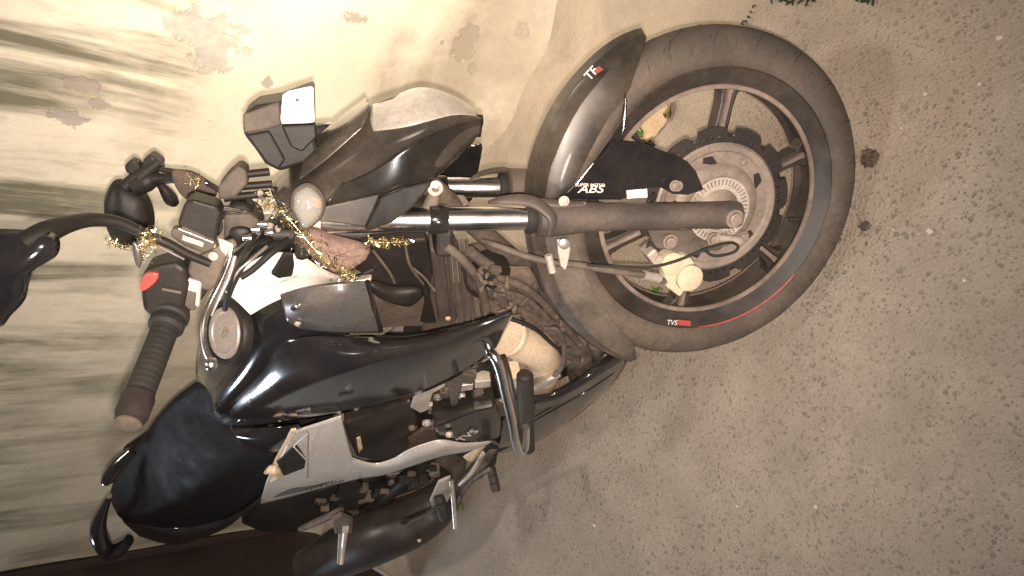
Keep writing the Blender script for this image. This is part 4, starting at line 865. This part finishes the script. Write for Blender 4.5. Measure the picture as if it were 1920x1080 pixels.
tube('frame_tube', [bk(-.60, .085, .20), bk(-.84, .085, .05)], .015, 'dplast', moto)
for s in (1, -1):
    tube('swingarm', [bk(-.86, .07 * s, .02), bk(-1.1, .10 * s, .0), bk(-1.36, .11 * s, 0)], [.024, .022, .018], 'plast', moto)
    tube('subframe', [bk(-.75, .06 * s, .35), bk(-1.1, .09 * s, .33), bk(-1.5, .08 * s, .45)], .013, 'plast', moto)
    if s < 0: tube('frame_tube', [bk(-.16, .03 * s, .52), bk(-.5, .12 * s, .30), bk(-.84, .11 * s, .08)], .017, 'dplast', moto)
tube('frame_tube', [bk(-.14, 0, .50), bk(-.28, 0, .2), bk(-.34, 0, -.02)], .018, 'mud', moto)
tube('steering_head', [bk(-.19, 0, .40), bk(-.30, 0, .66)], .028, 'plast', moto)
rw = lathe('rear_wheel', bk(-1.34, -.06, .003), bY, [(0, .03), (.004, .06), (.06, .06), (.11, .06), (.12, .03)], 'plast', moto, 40)
wheel(lambda F_1, R_, S_: bk(-1.34 + F_1, R_, .003 + S_), bY, .297, 1, rw, tw=.056)
surf('rear_hugger', [[bk(-1.34 + .33 * math.cos(t), y, .33 * math.sin(t)) for t in np.radians([40, 75, 110, 150])] for y in (-.07, 0, .07)], 'plast', moto, .004)
tube('side_stand', [bk(-.75, -.14, -.12), bk(-.74, -.22, -.2), k2w(Q0) * 0 + A([-.78, .30, .012])], [.011, .010, .012], 'plast', moto)
plate('tail_guard', [bk(*q) for q in ((-1.60, .0, .46), (-1.76, 0, .10), (-1.70, 0, .10), (-1.52, 0, .42))], .05, 'plast', moto, .004)
MB_ = None
# ================================================================ THINGS HUNG ON THE BIKE
def relocate(o, loc):
    loc = Vector(loc); o.data.transform(Matrix.Translation(-loc)); o.location = loc; return o
cl_ = pillow('cloth', [k(*q, .12) for q in ((555, 440), (585, 425), (625, 440), (665, 450), (694, 462), (690, 482), (668, 500), (640, 512), (612, 505), (590, 485), (572, 468))], .02, 'cloth', None, noise=.0012, back=.01)
relocate(cl_, k(620, 470, .12)); tag(cl_, 'dusty dark red cloth bundle tied on the fork beside the round clear lamp', 'cloth')
def tinsel(name, path, width, n, label, seed, ln=.010):
    r = np.random.default_rng(seed); P = cr(path, 12); V, F = [], []
    for i in range(n):
        p = P[r.integers(len(P))] + r.normal(0, width, 3); d = r.normal(0, 1, 3); d /= np.linalg.norm(d); e = np.cross(d, r.normal(0, 1, 3)); e /= np.linalg.norm(e)
        L_ = ln * (.2 + .8 * r.random()); w_ = .0004 + .0005 * r.random(); o = len(V); V += [p - d * L_ * .5 - e * w_, p - d * L_ * .5 + e * w_, p + d * L_ * .5 + e * w_ + r.normal(0, .001, 3), p + d * L_ * .5 - e * w_]; F.append((o, o + 1, o + 2, o + 3))
    v2, f2 = tube_vf(path, .0004, sides=6); o = len(V); V += list(v2); F += [tuple(x + o for x in f) for f in f2]
    ob = link(name, V, F, 'tinsel', None, smooth=False); relocate(ob, path[0]); tag(ob, label, 'tinsel'); return ob
tinsel('tinsel_garland', [k(495, 375, .14), k(530, 400, .135), k(560, 432, .14), k(585, 462, .145), k(615, 490, .145), k(650, 512, .14), k(656, 524, .138)], .0065, 760, 'gold tinsel strand running over the dusty red cloth below the round lamp', 3)
tinsel('tinsel_garland', [k(690, 452, .135), k(720, 455, .135), k(765, 453, .13)], .004, 220, 'short gold tinsel strip lying along the underside of the chrome fork tube', 4, .008)
tinsel('tinsel_garland', [k(282, 436, .222), k(278, 455, .225), k(274, 468, .225)], .006, 230, 'small gold tinsel tuft wound round the black mirror stem', 5, .009)
tinsel('tinsel_garland', [k(205, 452, -.2), k(222, 458, -.2), k(240, 462, -.2)], .005, 110, 'gold tinsel fringe hanging from the rim of the small round black mirror', 6, .010)
tinsel('tinsel_garland', [k(350, 325, -.08), k(362, 340, -.08), k(370, 352, -.08)], .006, 60, 'few gold tinsel threads caught on the muddy cable cover between the mirrors', 8, .010)
hg = pillow('plastic_scrap', [k(*q, .19) for q in ((250, 452), (262, 462), (268, 482), (262, 502), (254, 494), (249, 470))], .003, 'grey', None); relocate(hg, k(258, 475, .19)); tag(hg, 'crumpled grey plastic scrap hanging beside the red kill switch', 'scrap')

# ================================================================ THINGS ON THE GROUND
def leaf_vf(c, L_, w, ang, r, lift=.004):
    u = A([math.cos(ang), math.sin(ang), 0]); v = A([-u[1], u[0], 0]); V = []
    for i in range(7):
        t = i / 6; ww = w * math.sin(math.pi * min(.97, max(.03, t))) ** .8
        for s in (-1, 0, 1): V.append(c + u * L_ * (t - .5) + v * ww * s * .5 + A([0, 0, lift + .004 * abs(s) + .004 * math.sin(t * 3 + r.random())]))
    return V, [(i * 3 + j, i * 3 + j + 1, i * 3 + j + 4, i * 3 + j + 3) for i in range(6) for j in (0, 1)]
def leaves(name, pts, label, seed, m='dleaf', size=.02, cat='leaves'):
    r = np.random.default_rng(seed); parts = [leaf_vf(g(x, y), size * (.7 + .6 * r.random()), size * .55, r.random() * 6.3, r) for x, y in pts]
    o = link(name, *merge(parts), m, None, smooth=False, mods=[('SOLIDIFY', dict(thickness=.0008))]); relocate(o, g(*pts[0])); tag(o, label, cat); return o
leaves('weed_sprig', [(1470, 4), (1484, 8), (1478, 2), (1492, 5), (1505, 6), (1516, 12), (1520, 5), (1452, 2), (1462, 0), (1530, 3)], 'dark green weed sprig growing at the top edge of the photo above the tyre', 1, size=.013)
leaves('weed_sprig', [(1412, 24), (1408, 34), (1404, 42), (1398, 44), (1418, 14)], 'thin green weed shoot touching the tread at the top of the front tyre', 2, size=.010)
leaves('weed_sprig', [(1612, 2), (1622, 5), (1634, 3), (1642, 6), (1628, 0)], 'small dark leaf cluster at the top edge, right of the larger weed sprig', 3, size=.013)
leaves('leaf', [(1232, 548), (1238, 562)], 'green blade of leaf seen through the wheel below the gold caliper', 4, 'leaf', .03, 'leaf')
leaves('leaf', [(868, 944), (872, 950), (864, 948)], 'bright green leaf lying under the motorcycle by the rubber pedal', 5, 'leaf', .03, 'leaf')
# husk: bowl of dry shell with a green leaf beside it, seen through the spokes
hk = empty('dry_husk', g(1225, 235), 'curled dry brown coconut husk lying on the ground behind the front wheel spokes', 'husk')
c0 = g(1222, 228); ra = np.linalg.norm(g(1268, 215) - g(1185, 250)) * .5; V, F = [], []
for i in range(28):
    a = math.radians(-40 + 300 * i / 27.)
    for j, (dr, dz) in enumerate(((.62, .0), (.8, .006), (.97, .020), (1.05, .036), (.98, .040), (.86, .026), (.7, .010))):
        V.append(c0 + A([math.cos(a) * ra * dr * (1.25 + .1 * math.sin(3 * a)), math.sin(a) * ra * dr * .85, dz * (1 + .25 * math.sin(5 * a))]) + rng.normal(0, .002, 3))
F = [(i * 7 + j, i * 7 + (j + 1) % 7, (i + 1) * 7 + (j + 1) % 7, (i + 1) * 7 + j) for i in range(27) for j in range(7)]
V = [A(v) - g(1225, 235) for v in V]; link('husk_rim', V, F, 'husk', hk)
V, F = [A(c0) - g(1225, 235) + A([0, 0, .008])], []
for i in range(28):
    a = 2 * math.pi * i / 28; V.append(c0 - g(1225, 235) + A([math.cos(a) * ra * .9, math.sin(a) * ra * .6, .004]) + A([0, 0, abs(rng.normal(0, .003))]))
F = [(0, 1 + i, 1 + (i + 1) % 28) for i in range(28)]; link('husk_inside', V, F, 'husk2', hk)
leaves('leaf', [(1192, 246), (1200, 240), (1206, 250)], 'yellow green leaf lying against the dry husk behind the wheel', 6, 'leaf', .035, 'leaf')
def lump(name, x, y, r_, m, label, cat, fl=.6, seed=0, group=None, n=2):
    bm = bmesh.new(); bmesh.ops.create_icosphere(bm, subdivisions=n, radius=1); r = np.random.default_rng(seed); ax = .7 + .6 * r.random(3)
    for v in bm.verts:
        q = 1 + .18 * r.normal(); v.co = Vector((v.co.x * ax[0] * q * r_, v.co.y * ax[1] * q * r_, v.co.z * fl * q * r_))
    me = bpy.data.meshes.new(name); bm.to_mesh(me); bm.free(); me.materials.append(MT[m]); o = bpy.data.objects.new(name, me); COL.objects.link(o)
    c = g(x, y); o.location = (c[0], c[1], r_ * fl * .45); tag(o, label, cat, group); return o
lump('earth_clod', 1632, 296, .020, 'clod', 'dark crumbly earth clod just past the tread of the front tyre', 'clod', .35, 3, n=3)
lump('dark_pebble', 1622, 425, .009, 'dstone', 'flat dark pebble on the concrete beyond the right side of the front tyre', 'pebble', .4, 4)
PB = [(1744, 433, .007, 'pale pebble on the concrete, larger of the two right of the dark pebble'), (1875, 70, .006, 'small pale stone near the top right corner of the photo'), (1735, 177, .004, 'tiny white pebble on the dim concrete below the top right stone'), (1836, 158, .003, 'tiny white speck of stone left of the photo edge, below the top right stone'),
      (1690, 240, .003, 'tiny pale stone between the tyre and the right edge'), (1530, 950, .006, 'pale chip of stone on the concrete at the lower middle'), (1115, 985, .005, 'pale chip lying lowest on the concrete, below the motorcycle'), (1382, 948, .005, 'whitish chip left of the lower middle chip'), (1808, 525, .003, 'tiny pale chip on the right part of the concrete')]
for i, (x, y, r_, lb) in enumerate(PB): lump('pebble', x, y, r_, 'stone', lb, 'pebble', .7, 20 + i, 'loose pale pebbles on the concrete', 1)
